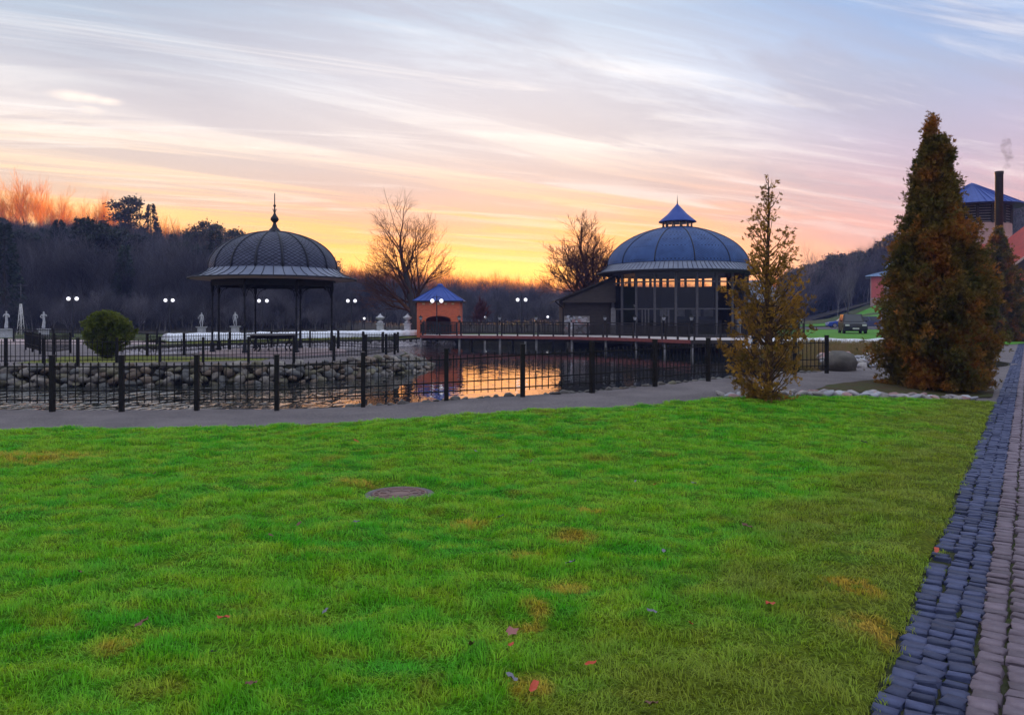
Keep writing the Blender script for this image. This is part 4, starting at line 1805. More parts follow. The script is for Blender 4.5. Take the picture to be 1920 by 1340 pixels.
    # lantern turret
    for k in range(12):
        t = 2 * PI * k / 12
        mb = MB()
        mb.bar((1.14 * math.cos(t), 1.14 * math.sin(t), 8.40), (1.14 * math.cos(t), 1.14 * math.sin(t), 8.95), .10, .10)
        mb.build('turret_post', M['frame_grey'], root)
        t2 = t + PI / 12
        mb = MB()
        a, b = [(1.12 * math.cos(q), 1.12 * math.sin(q)) for q in (t, t + PI / 6)]
        mb.add([(a[0], a[1], 8.45), (b[0], b[1], 8.45), (b[0], b[1], 8.93), (a[0], a[1], 8.93)], [(0, 1, 2, 3)])
        mb.build('turret_pane', M['glass'], root)
    mb = MB()
    mb.lathe([(1.2, 8.36), (1.22, 8.47), (1.1, 8.47)], 36, cap=False)
    mb.build('turret_sill', M['slate_rib'], root)
    mb = MB()
    mb.lathe([(1.40, 8.90), (1.50, 8.92), (1.48, 8.97), (.78, 9.55), (.12, 10.28), (.05, 10.38)], 24)
    tr = mb.build('turret_roof', M['blue_metal'], root)
    mb = MB()
    mb.lathe([(.05, 10.36), (.025, 10.7), (.004, 11.1)], 8)
    mb.build('spike', M['iron'], tr)
    # low wings left and right with gabled fronts
    mb = MB()
    mb.prism([(-9.0, 0), (-5.0, 0), (-5.0, 4.55), (-9.0, 2.95)], -.4, 6)
    wl = mb.build('left_wing', M['brown_wood'], root)
    mb = MB()
    mb.add([(-9.75, -1.5, 2.72), (-4.9, -1.5, 4.72), (-4.9, 6.5, 4.72), (-9.75, 6.5, 2.72), (-9.75, -1.5, 2.60), (-4.9, -1.5, 4.58), (-4.9, 6.5, 4.58), (-9.75, 6.5, 2.60)], [(0, 1, 2, 3), (7, 6, 5, 4), (0, 4, 5, 1), (1, 5, 6, 2), (2, 6, 7, 3), (3, 7, 4, 0)])
    mb.build('wing_roof', M['dark_wood'], wl)
    mb = MB()
    mb.prism([(-9.3, 2.62), (-5.05, 4.40), (-5.05, 2.55), (-9.0, 2.55)], -1.25, -1.15)
    mb.build('gable_boarding', M['brown_wood'], wl)
    mb = MB()
    mb.tube([(-9.75, -1.35, 2.62), (-9.4, -.9, 2.35), (-9.08, -.5, 2.1), (-9.08, -.5, 0)], .05, 6)
    mb.build('downpipe', M['iron'], wl)
    mb = MB()
    mb.prism([(-1.5, 0), (6, 0), (6, 4.0), (2.2, 4.0), (-1.5, 2.6)], 4.9, 7.4, axis='x')
    wr = mb.build('right_wing', M['brown_wood'], root)
    mb = MB()
    mb.add([(4.6, -2.4, 2.62), (7.9, -2.4, 2.62), (7.9, 2.4, 4.45), (4.6, 2.4, 4.45), (4.6, -2.4, 2.50), (7.9, -2.4, 2.50), (7.9, 2.4, 4.33), (4.6, 2.4, 4.33)], [(0, 1, 2, 3), (7, 6, 5, 4), (0, 4, 5, 1), (1, 5, 6, 2), (2, 6, 7, 3), (3, 7, 4, 0)])
    mb.build('wing_roof', M['zinc'], wr)
    mb = MB()
    for q in range(7):
        x = 4.7 + q * .49
        mb.bar((x, -2.4, 2.64), (x, 2.4, 4.47), .04, .05)
    mb.build('roof_seams', M['zinc'], wr)
    # stone faced panel and end piers
    mb = MB()
    mb.box((-8.05, -1.1, .75), (1.95, .25, 1.5))
    st_ = mb.build('stone_panel', M['pebble'][3], root)
    r = random.Random(5)
    for i in range(46):
        o = link_mesh('stone', r.choice(PEBB), st_, (r.uniform(-8.95, -7.15), -1.24, r.uniform(.1, 1.42)))
        s = r.uniform(.22, .36)
        o.scale = (s * 1.2, .14, s)
        o.rotation_euler = (0, r.uniform(-.5, .5), 0)
    for x in (-5.25, 3.85):
        mb = MB()
        yy = -3.4 if x > 0 else -1.3
        mb.box((x, yy, 1.0), (.34, .34, 2.0))
        mb.lathe([(.2, 2.0), (.17, 2.1), (.02, 2.14)], 10, (x, yy, 0))
        mb.build('pier', M['concrete'], root)
    mb = MB()
    mb.box((0, 2.5, -1.4), (17, 6, 2.3))
    mb.build('foundation', M['dark_wood'], root)


pavilion()


# ------------------------------------------------------------------ brick kiosk
def kiosk():
    c = Vector(((825.5 - 960) / FPX * 66, 66, .1))
    root = tag(empty('brick_kiosk', c), 'orange brick kiosk with blue pyramid roof behind the deck', 'kiosk')
    w = 1.76
    mb = MB()
    # front wall with a segmental arch opening
    ow, spring, rise, top = 1.02, 1.35, .32, 2.95
    arc = [(ow * math.cos(t), spring + rise * math.sin(t)) for t in np.linspace(0, PI, 13)]
    for y0, y1 in ((-w, -w + .3),):
        fr_, bk_ = [], []
        for i in range(len(arc) - 1):
            (x1, z1), (x2, z2) = arc[i], arc[i + 1]
            mb.add([(x1, y0, z1), (x2, y0, z2), (x2, y0, top), (x1, y0, top)], [(0, 1, 2, 3)])
            mb.add([(x1, y0, z1), (x2, y0, z2), (x2, y1, z2), (x1, y1, z1)], [(0, 1, 2, 3)])
        for s in (-1, 1):
            mb.add([(s * w, y0, -.2), (s * ow, y0, -.2), (s * ow, y0, top), (s * w, y0, top)], [(0, 1, 2, 3)])
            mb.add([(s * ow, y0, -.2), (s * ow, y1, -.2), (s * ow, y1, spring), (s * ow, y0, spring)], [(0, 1, 2, 3)])
    mb.add([(-w, -w, -.2), (-w, w, -.2), (-w, w, top), (-w, -w, top)], [(0, 1, 2, 3)])
    mb.add([(w, -w, -.2), (w, w, -.2), (w, w, top), (w, -w, top)], [(0, 1, 2, 3)])
    mb.add([(-w, w, -.2), (w, w, -.2), (w, w, top), (-w, w, top)], [(0, 1, 2, 3)])
    mb.build('wall', M['brick'], root, fix=False)
    for x in (-1.2, -.6, 0, .6, 1.2):
        d = MB()
        d.box((x, -w - .03, 2.66), (.2, .1, .14))
        d.build('dentil', mat('dentil_stone', (.62, .42, .22), .8) if x == -1.2 else bpy.data.materials['dentil_stone'], root)
    e, zt, za = 2.08, 2.92, 4.32
    rf = MB()
    rf.add([(-e, -e, zt), (e, -e, zt), (e, e, zt), (-e, e, zt), (0, 0, za)], [(0, 1, 4), (1, 2, 4), (2, 3, 4), (3, 0, 4), (3, 2, 1, 0)])
    roof = rf.build('roof', M['blue_metal'], root)
    sm = MB()
    for f in np.linspace(-1, 1, 9):
        for q in range(2):
            a = (f * e, -e, zt) if q == 0 else (-e, f * e, zt)
            sm.bar(Vector(a) + Vector((0, 0, .015)), Vector((0, 0, za + .015)), .035, .04)
    sm.build('roof_seams', M['blue_metal'], roof)
    cp = MB()
    cp.lathe([(.26, 4.14), (.28, 4.22), (.2, 4.32), (.16, 4.38), (.02, 4.40)], 12)
    cp.build('roof_cap', M['blue_metal'], roof)
    ev = MB()
    ev.box((0, 0, zt - .06), (2 * e - .02, 2 * e - .02, .1))
    ev.build('eave_board', M['dark_wood'], roof)
    iv = MB()
    iv.box((0, .5, .02), (3.1, 2.2, .04))
    iv.build('floor_slab', M['dark'], root)
    gr = MB()
    for x in np.linspace(-.95, .95, 14):
        gr.box((x, -w + .34, .42), (.025, .025, .84))
    gr.box((0, -w + .34, .84), (2.0, .04, .05))
    gr.build('gate', M['iron'], root)


kiosk()

# ------------------------------------------------------------------ street lamps
def lamp_proto(h, spread, rg, single=False):
    root = empty('street_lamp')
    mb = MB()
    mb.lathe([(.14, 0), (.14, .12), (.09, .2), (.075, .75), (.09, .8), (.05, .86), (.042, h + .25), (.015, h + .42), (.004, h + .5)], 10)
    mb.build('pole', M['iron_dark'], root)
    for s in ((-1, 1) if not single else (0,)):
        mb = MB()
        if not single:
            mb.tube([(s * spread * (1 - math.cos(t)) * .5, 0, h + .12 + .16 * math.sin(t)) for t in np.linspace(0, PI, 10)], .018, 5)
        else:
            mb.lathe([(.03, h - .2), (.05, h - .1)], 8)
        arm = mb.build('arm', M['iron_dark'], root)
        g = MB()
        g.lathe([(.01, -rg)] + [(rg * math.cos(a), rg * math.sin(a)) for a in np.linspace(-1.3, 1.3, 9)] + [(.01, rg)], 14, (s * spread, 0, h - .06))
        g.build('globe', M['globe'], arm)
    return root


def place_lamps():
    g = 'double globe lamps along the promenade'
    proto = lamp_proto(3.3, .36, .16)
    spots = ((136, 560, 66, 'double globe street lamp rising behind the round clipped bush'), (317, 563, 72, 'double globe street lamp between the round bush and the gazebo'),
             (493, 564, 73, 'double globe street lamp seen between the gazebo columns'), (659, 564, 74, 'double globe street lamp just right of the gazebo'),
             (819, 564, 62.6, 'double globe street lamp standing in front of the brick kiosk'), (978, 562, 71, 'double globe street lamp between the brick kiosk and the pavilion'))
    for i, (u, v, Y, lab) in enumerate(spots):
        o = proto if i == 0 else copy_tree(proto)
        p = atY(u, v, Y)
        o.location = (p.x, Y, p.z - 3.24)
        o.rotation_euler = (0, 0, rng.uniform(-.2, .2))
        tag(o, lab, 'street lamp', g)
    for (u, v, Y, lab) in ((32, 593.5, 120, 'distant double globe lamp left of the lattice pole'), (60, 587, 108, 'distant double globe lamp between the two left statues'), (142, 587, 112, 'distant double globe lamp low beside the tall lamp behind the bush')):
        o = copy_tree(proto)
        p = atY(u, v, Y)
        o.location = (p.x, Y, p.z - 3.24)
        o.rotation_euler = (0, 0, .8)
        tag(o, lab, 'street lamp', 'distant globe lamps')
    p1 = lamp_proto(2.3, .0, .16, True)
    for i, (u, v, Y, lab) in enumerate(((99, 607, 100, 'small single globe lamp right of the second statue'), (271, 604, 100, 'small single globe lamp left of the gazebo in the dark wood edge'), (567, 579, 100, 'small single globe lamp seen through the right of the gazebo'),
                                        (683, 597, 100, 'small single globe lamp left of the first stone urn'), (910, 595, 100, 'small single globe lamp beside the bronze leaved tree'), (1027, 594, 100, 'small single globe lamp left of the pavilion wing'))):
        o = p1 if i == 0 else copy_tree(p1)
        p = atY(u, v, Y)
        o.location = (p.x, Y, p.z - 2.24)
        tag(o, lab, 'street lamp', 'small single globe lamps')


place_lamps()


# ------------------------------------------------------------------ statues and urns
def skin_mesh(name, joints, edges, mat_, root_i=0, sub=2):
    me = bpy.data.meshes.new(name + '_bones')
    me.from_pydata([j[:3] for j in joints], edges, [])
    o = bpy.data.objects.new(name + '_bones', me)
    COL.objects.link(o)
    o.modifiers.new('skin', 'SKIN')
    for i, j in enumerate(joints):
        sv = me.skin_vertices[0].data[i]
        sv.radius = (j[3], j[4] if len(j) > 4 else j[3])
        sv.use_root = (i == root_i)
    ss = o.modifiers.new('sub', 'SUBSURF')
    ss.levels = sub
    ss.render_levels = sub
    dg = bpy.context.evaluated_depsgraph_get()
    dg.update()
    out = bpy.data.meshes.new_from_object(o.evaluated_get(dg))
    bpy.data.objects.remove(o)
    out.name = name
    out.materials.clear()
    out.materials.append(mat_)
    out.polygons.foreach_set('use_smooth', [True] * len(out.polygons))
    return out


def statue(loc, rz, pose, draped, label, ped, hs=1.0):
    root = tag(empty('statue', loc, rz), label, 'statue', 'white garden statues')
    pd = MB()
    pw, ph = ped
    pd.box((0, 0, .05), (pw + .16, pw + .16, .10))
    pd.box((0, 0, ph / 2 + .04), (pw, pw, ph - .10))
    pd.box((0, 0, ph - .05), (pw + .12, pw + .12, .08))
    pd.box((0, 0, ph - .005), (pw + .22, pw + .22, .05))
    pd.build('pedestal', M['white_stone'], root)
    J = [(0, 0, .92, .13, .105), (0, 0, 1.10, .115, .09), (0, 0, 1.30, .15, .10), (0, 0, 1.44, .085, .075), (0, .0, 1.52, .055), (0, -.01, 1.60, .085, .09), (0, -.01, 1.70, .075, .085)]
    E = [(0, 1), (1, 2), (2, 3), (3, 4), (4, 5), (5, 6)]

    def chain(start, pts):
        prev = start
        for p in pts:
            J.append(p)
            E.append((prev, len(J) - 1))
            prev = len(J) - 1
    if draped:
        chain(0, [(.03, 0, .70, .17, .14), (.0, 0, .45, .175, .15), (-.02, 0, .2, .19, .16), (-.02, 0, .03, .21, .18)])
    else:
        chain(0, [(.10, 0, .82, .09), (.13, -.03, .48, .062), (.13, 0, .10, .04), (.13, -.10, .04, .04, .03)])
        chain(0, [(-.10, 0, .82, .09), (-.16, -.08, .50, .062), (-.12, .03, .10, .04), (-.13, -.06, .04, .04, .03)])
    for s, pts in pose:
        chain(2, [(s * .19, 0, 1.38, .06)] + [(x, y, z, rr) for x, y, z, rr in pts])
    me = skin_mesh('figure', J, E, M['white_stone'])
    o = link_mesh('figure', me, root, (0, 0, ph + .02))
    o.scale = (hs, hs, hs)


g_ = ground_z
arms_chest = [(1, [(.27, -.02, 1.12, .045), (.10, -.16, 1.20, .036), (.02, -.18, 1.26, .035)]), (-1, [(-.28, -.02, 1.14, .045), (-.12, -.16, 1.32, .036), (-.03, -.17, 1.40, .035)])]
arms_up = [(1, [(.30, -.04, 1.22, .045), (.14, -.12, 1.42, .036), (.04, -.1, 1.56, .035)]), (-1, [(-.30, 0, 1.18, .045), (-.14, -.15, 1.08, .036), (.06, -.17, 1.1, .035)])]
arms_hip = [(1, [(.24, 0, 1.10, .045), (.30, -.05, .84, .036), (.30, -.06, .74, .035)]), (-1, [(-.36, 0, 1.12, .045), (-.44, -.05, .98, .036), (-.22, -.08, .96, .035)])]
arms_side = [(1, [(.32, 0, 1.14, .045), (.36, -.06, .98, .036), (.18, -.1, .94, .035)]), (-1, [(-.27, 0, 1.12, .045), (-.28, -.03, .86, .036), (-.27, -.05, .76, .035)])]
for u, vtop, vb, Y, pose, dr, ped, lab in ((12, 582, 635, 64, arms_chest, True, (.7, .80), 'white statue with arms folded on a square pedestal at the left edge'),
                                           (82, 583, 635, 64, arms_up, True, (.62, .80), 'white draped statue with raised hand on a pedestal left of the bush'),
                                           (378, 585, 626, 68, arms_hip, False, (.5, .62), 'white statue with hand on hip behind the fleece, left of the gazebo'),
                                           (441, 584, 625, 68, arms_side, False, (.5, .62), 'white statue with bent arm behind the fleece, framed by the left gazebo columns')):
    p = atY(u, vb, Y)
    tot = (vb - vtop) / FPX * Y
    statue((p.x, Y, p.z), .25 if dr else -.15, pose, dr, lab, ped, (tot - ped[1]) / 1.78)


def urn(u, vt, vb, Y, label):
    p = atY(u, vb, Y)
    root = tag(empty('stone_urn', (p.x, Y, p.z - .3)), label, 'urn', 'stone urns on pillars')
    k = (vb - vt) / FPX * Y / 1.75
    mb = MB()
    mb.box((0, 0, .45), (.52, .52, .9))
    mb.box((0, 0, .93), (.66, .66, .08))
    mb.build('pillar', M['white_stone'], root)
    mb = MB()
    mb.lathe([(a * k * 1.15, .97 + z * k) for a, z in ((.27, 0), (.30, .1), (.27, .22), (.13, .28), (.12, .36), (.2, .42), (.38, .55), (.46, .66), (.46, .72), (.30, .78), (.24, .88), (.12, .95), (.10, 1.02), (.03, 1.14), (.005, 1.16))], 16)
    mb.build('urn', M['white_stone'], root)


urn(713, 593, 621, 66, 'pale stone urn on a pillar left of the bare tree')
urn(764, 593, 621, 66, 'pale stone urn on a pillar just left of the brick kiosk')

# lattice pole
p = atY(39, 634, 75)
root = tag(empty('lattice_pole', (p.x, 75, p.z - .3)), 'pale lattice utility pole with a crossbar beside the left statues', 'utility pole')
mb = MB()
for s in (-1, 1):
    for q in (-1, 1):
        mb.tube([(s * .28, q * .28, 0), (s * .05, q * .05, 3.6)], .03, 5)
for k in range(6):
    z = .3 + k * .55
    w = .28 - .23 * z / 3.6
    for s in (-1, 1):
        mb.bar((-w, s * w, z), (w, s * w, z + .4), .02, .02)
mb.build('lattice_base', M['white_paint'], root)
mb = MB()
mb.tube([(0, 0, 3.3), (0, 0, 5.45)], .035, 6)
mb.build('mast', M['frame_grey'], root)
mb = MB()
mb.bar((-.75, 0, 5.35), (.75, 0, 5.35), .05, .06)
mb.bar((0, 0, 4.55), (.55, 0, 4.75), .03, .03)
mb.build('crossbar', M['frame_grey'], root)


# ------------------------------------------------------------------ vehicles
def car(name, loc, rz, col, L_, W_, H_, suv, label):
    root = tag(empty(name, loc, rz), label, 'car')
    paint = mat('paint_' + name + str(round(loc[0])), col, .45, spec=.4)
    h1 = .58 * H_
    f = L_ / 2
    low = [(-f, .30), (-f, h1 * .86), (-f + .1, h1), (f - 1.15 if not suv else f - .9, h1 * 1.02), (f - .15, h1 * .86), (f, h1 * .62), (f, .30), (f - .2, .22), (-f + .2, .22)]
    bm = bmesh.new()
    vs = [[bm.verts.new((x, s * W_ / 2, z)) for x, z in low] for s in (-1, 1)]
    bm.faces.new(vs[0])
    bm.faces.new(vs[1][::-1])
    n = len(low)
    for i in range(n):
        bm.faces.new((vs[0][i], vs[1][i], vs[1][(i + 1) % n], vs[0][(i + 1) % n]))
    bmesh.ops.recalc_face_normals(bm, faces=bm.faces)
    bmesh.ops.bevel(bm, geom=list(bm.edges), offset=.06, segments=2, affect='EDGES')
    me = bpy.data.meshes.new('body')
    bm.to_mesh(me)
    bm.free()
    me.materials.append(paint)
    body = link_mesh('body', me, root)
    xr, xf = (-f + .08, f - 1.35) if suv else (-f + .35, f - 1.25)
    tr, tf = (-f + .35, f - 2.0) if suv else (-f + 1.0, f - 2.05)
    wt = W_ * .78
    wb = W_ * .96
    cb = MB()
    cb.add([(xr, -wb / 2, h1 - .05), (xf, -wb / 2, h1 - .05), (xf, wb / 2, h1 - .05), (xr, wb / 2, h1 - .05), (tr, -wt / 2, H_), (tf, -wt / 2, H_), (tf, wt / 2, H_), (tr, wt / 2, H_)], [(0, 1, 5, 4), (1, 2, 6, 5), (2, 3, 7, 6), (3, 0, 4, 7), (4, 5, 6, 7)])
    cab = cb.build('cabin', paint, root)

    def pane(a, b, c, d, nm):
        P4 = [Vector(q) for q in (a, b, c, d)]
        cen = sum(P4, Vector()) / 4
        nr = (P4[1] - P4[0]).cross(P4[3] - P4[0]).normalized()
        if nr.dot(cen - Vector((0, 0, H_ * .7))) < 0:
            nr = -nr
        w = MB()
        w.add([cen + (q - cen) * .84 + nr * .012 for q in P4], [(0, 1, 2, 3)])
        w.build(nm, M['dark_glass'] if not name.startswith('pale') else M['dark_glass'], cab)
    for s in (-1, 1):
        m1 = lerp(xr, xf, .5)
        m2 = lerp(tr, tf, .5)
        pane((xr + .05, s * wb / 2, h1), (m1, s * wb / 2, h1), (m2, s * wt / 2, H_), (tr, s * wt / 2, H_), 'side_window')
        pane((m1, s * wb / 2, h1), (xf, s * wb / 2, h1), (tf, s * wt / 2, H_), (m2, s * wt / 2, H_), 'side_window')
    pane((xf, -wb / 2, h1), (xf, wb / 2, h1), (tf, wt / 2, H_), (tf, -wt / 2, H_), 'windscreen')
    pane((xr, -wb / 2, h1), (xr, wb / 2, h1), (tr, wt / 2, H_), (tr, -wt / 2, H_), 'rear_window')
    rw = .36 if suv else .31
    ty = MB()
    prof = [(rw - .08, -.11), (rw - .02, -.11), (rw, -.07), (rw, .07), (rw - .02, .11), (rw - .08, .11)]
    nseg = 18
    for i in range(nseg):
        pass
    b0 = len(ty.v)
    for (rr, yy) in prof:
        for k in range(nseg):
            t = 2 * PI * k / nseg
            ty.v.append((rr * math.cos(t), yy, rr * math.sin(t)))
    for i in range(len(prof) - 1):
        for k in range(nseg):
            ty.f.append([b0 + i * nseg + k, b0 + i * nseg + (k + 1) % nseg, b0 + (i + 1) * nseg + (k + 1) % nseg, b0 + (i + 1) * nseg + k])
            ty.sm.append(True)
    tme = ty.mesh('tyre', M['rubber'])
    rm = MB()
    for yy in (-.09, .09):
        rm.add([((rw - .08) * math.cos(2 * PI * k / 14), yy, (rw - .08) * math.sin(2 * PI * k / 14)) for k in range(14)], [tuple(range(14))])
    for k in range(5):
        t = 2 * PI * k / 5
        rm.bar((0, 0, 0), ((rw - .1) * math.cos(t), 0, (rw - .1) * math.sin(t)), .07, .2)
    rme = rm.mesh('rim', M['rim'])
    for x in (-f + .78, f - .82):
        for s in (-1, 1):
            w = link_mesh('wheel', tme, root, (x, s * (W_ / 2 - .08), rw))
            link_mesh('rim', rme, w)
    for s in (-1, 1):
        q = MB()
        q.box((f - .03, s * W_ * .36, h1 * .74), (.12, .34, .15))
        q.build('headlight', M['white_paint'], root)
        q = MB()
        q.box((-f + .02, s * W_ * .40, h1 * .80), (.08, .22, .18))
        q.build('tail_light', M['red_roof'], root)
        q = MB()
        q.box((lerp(xf, tf, .15), s * (W_ / 2 + .07), h1 + .08), (.14, .16, .12))
        q.build('mirror', paint, root)
    q = MB()
    q.box((f + .015, 0, .45), (.02, .52, .11))
    q.box((-f - .015, 0, .6), (.02, .52, .11))
    q.build('number_plate', M['white_paint'], root)


def on_ground(u, Y):
    x = (u - 960) / FPX * Y
    return x, Y, ground_z(x, Y)


x, y, z = on_ground(1598, 70)
car('car', (x, y, z + .03), R(-106), (.008, .008, .010), 4.5, 1.9, 1.72, True, 'black off-road car parked on the grass beyond the fleece')
x, y, z = on_ground(1580, 106)
car('car', (x, y, z + .06), R(172), (.02, .07, .36), 4.1, 1.75, 1.5, False, 'bright blue hatchback parked on the road left of the black car')
x, y, z = on_ground(1634, 106)
car('car', (x, y, z + .06), R(4), (.05, .06, .14), 4.6, 1.8, 1.55, True, 'dark blue estate car parked on the road below the pink house')


# ------------------------------------------------------------------ houses on the right
def red_house():
    root = tag(empty('timber_house', (38, 60, 0)), 'dark timber house with red roofs at the right edge', 'house')
    B = lambda c, s: (c, s)
    mb = MB()
    mb.box((10, 6.5, 2.4), (20, 11, 4.8))
    mb.build('wall', M['brown_wood'], root)
    mb = MB()
    xl, xr = -1.2, 21
    mb.add([(xl, .2, 4.7), (xr, .2, 4.7), (xr, 6.2, 7.85), (xl, 6.2, 7.85), (xl, 12.6, 4.7), (xr, 12.6, 4.7)], [(0, 1, 2, 3), (3, 2, 5, 4)])
    mb.add([(xl, .2, 4.58), (xr, .2, 4.58), (xr, 6.2, 7.7), (xl, 6.2, 7.7), (xl, 12.6, 4.58), (xr, 12.6, 4.58)], [(3, 2, 1, 0), (4, 5, 2, 3)])
    mb.add([(xl, .2, 4.7), (xl, 6.2, 7.85), (xl, 6.2, 7.7), (xl, .2, 4.58)], [(0, 1, 2, 3)])
    mb.build('roof', M['red_roof'], root)
    # cross gable
    mb = MB()
    mb.prism([(.4, 3.6), (.4, 5.9), (4.6, 9.0), (8.8, 5.9), (8.8, 3.6)], -.6, 4)
    gb = mb.build('gable', M['brown_wood'], root)
    mb = MB()
    mb.add([(-.25, -1.0, 5.55), (4.6, -1.0, 9.25), (4.6, 5, 9.25), (-.25, 5, 5.55), (-.25, -1.0, 5.40), (4.6, -1.0, 9.08), (4.6, 5, 9.08), (-.25, 5, 5.40)], [(0, 1, 2, 3), (7, 6, 5, 4), (0, 4, 5, 1), (3, 7, 4, 0)])
    mb.add([(9.45, -1.0, 5.55), (4.6, -1.0, 9.25), (4.6, 5, 9.25), (9.45, 5, 5.55)], [(0, 1, 2, 3)])
    mb.build('gable_roof', M['red_roof'], gb)
    mb = MB()
    mb.bar((-.25, -1.03, 5.5), (4.6, -1.03, 9.2), .05, .14)
    mb.build('verge_board', M['plaster_pale'], gb)
    for x in (1.7, 3.9, 6.4):
        mb = MB()
        mb.box((x, -.62, 5.3), (1.3, .06, .75))
        w = mb.build('window', M['frame_grey'], gb)
        mb = MB()
        mb.box((x, -.66, 5.3), (1.1, .03, .57))
        mb.build('pane', M['dark_glass'], w)
    mb = MB()
    mb.add([(-.6, -2.4, 4.25), (12, -2.4, 4.25), (12, -.55, 5.0), (-.6, -.55, 5.0), (-.6, -2.4, 4.13), (12, -2.4, 4.13), (12, -.55, 4.88), (-.6, -.55, 4.88)], [(0, 1, 2, 3), (7, 6, 5, 4), (0, 4, 5, 1), (3, 7, 4, 0)])
    mb.build('porch_roof', M['red_roof'], root)
    mb = MB()
    mb.bar((-.4, -2.0, 3.75), (11.8, -2.0, 3.75), .3, .55)
    mb.build('porch_beam', M['concrete'], root)
    for x in (-.2, 3.8, 7.8):
        mb = MB()
        mb.box((x, -2.0, 1.75), (.3, .3, 3.5))
        mb.build('porch_post', M['dark_wood'], root)
    mb = MB()
    mb.box((5.5, .94, 1.7), (9.6, .1, 3.2))
    mb.build('garage_opening', M['dark'], root)  # near-black panel painting the shade of the open garage
    # flue
    fl = MB()
    fl.lathe([(.30, 6.0), (.30, 13.2), (.33, 13.22), (.33, 13.42), (.26, 13.42)], 16, (1.35, 3.2, 0))
    fl.build('flue', mat('sooty_flue', (.035, .024, .024), .6, (.05, .035, .03), 3), root)


red_house()


def tower():
    x = (1822 - 960) / FPX * 73
    root = tag(empty('round_tower', (x, 73, 0)), 'pink tower with louvred belfry and blue pyramid roof behind the large cypress', 'tower')
    mb = MB()
    mb.lathe([(3.25, 0), (3.25, 10.15)], 16, smooth=False)
    mb.build('wall', M['plaster_pale'], root)
    mb = MB()
    mb.lathe([(3.1, 10.1), (3.1, 11.95)], 16, smooth=False)
    mb.build('belfry', M['dark'], root)
    for k in range(16):
        t = 2 * PI * k / 16
        mb = MB()
        mb.bar((3.16 * math.cos(t), 3.16 * math.sin(t), 10.1), (3.16 * math.cos(t), 3.16 * math.sin(t), 11.95), .22, .2)
        mb.build('belfry_post', M['dark_wood'], root)
        a, b = [Vector((3.14 * math.cos(q), 3.14 * math.sin(q), 0)) for q in (t, t + PI / 8)]
        lo = MB()
        for j in range(7):
            lo.bar(a + Vector((0, 0, 10.25 + j * .24)), b + Vector((0, 0, 10.25 + j * .24)), .05, .05)
        lo.build('louvre', M['concrete'], root)
    mb = MB()
    mb.lathe([(4.35, 11.8), (4.4, 11.86), (.15, 14.1), (.02, 14.2)], 16, smooth=False)
    rf = mb.build('roof', M['blue_metal'], root)
    sm = MB()
    for k in range(48):
        t = 2 * PI * k / 48
        sm.bar((4.32 * math.cos(t), 4.32 * math.sin(t), 11.9), (.2 * math.cos(t), .2 * math.sin(t), 14.1), .04, .05)
    sm.build('roof_seams', M['blue_metal'], rf)


tower()


def pink_house():
    Y = 152
    x = (1632 - 960) / FPX * Y
    z = 3.2
    root = tag(empty('pink_house', (x, Y, z), R(-24.5)), 'pink plastered house with pale blue metal roofs on the slope', 'house')
    mb = MB()
    mb.box((6, 5, 2.4), (12, 10, 8.2))
    w = mb.build('wall', M['plaster_pale'], root)
    mb = MB()
    mb.box((1.25, -.03, 4.4), (2.2, .1, 4.2))
    mb.build('wall_panel', M['plaster_pink'], root)
    mb = MB()
    mb.box((7.8, 5, 7.3), (8.4, 8.6, 2.2))
    mb.build('upper_storey', M['plaster_pale'], root)
    for (a0, b0, a1, b1, z0, z1) in ((-.9, -.9, 12.9, 10.9, 6.45, 8.1), (2.7, -.2, 12.9, 10.2, 8.4, 11.0)):
        mb = MB()
        cx, cy_ = (a0 + a1) / 2, (b0 + b1) / 2
        mb.add([(a0, b0, z0), (a1, b0, z0), (a1, b1, z0), (a0, b1, z0), (cx - 1.5, cy_, z1), (cx + 1.5, cy_, z1)], [(0, 1, 5, 4), (1, 2, 5), (2, 3, 4, 5), (3, 0, 4), (3, 2, 1, 0)])
        rf = mb.build('roof', M['pale_blue_metal'], root)
        sm = MB()
        for f in np.linspace(0, 1, 22):
            p = Vector((lerp(a0, a1, f), b0, z0 + .05))
            q = Vector((lerp(cx - 1.5, cx + 1.5, f), cy_, z1 + .05))
            sm.bar(p, q, .1, .1)
        sm.build('roof_seams', M['pale_blue_metal'], rf)
    for (a, zc, ww, hh, yy) in ((4.0, 4.3, 1.6, 2.4, -.04), (7.0, 4.3, 1.6, 2.4, -.04), (5.0, 7.45, 2.0, 1.0, .66), (8.6, 7.45, 2.0, 1.0, .66)):
        mb = MB()
        mb.box((a, yy, zc), (ww + .3, .12, hh + .3))
        wn = mb.build('window', M['white_paint'], root)
        mb = MB()
        mb.box((a, yy - .06, zc), (ww, .06, hh))
        mb.build('pane', M['dark_glass'], wn)


pink_house()


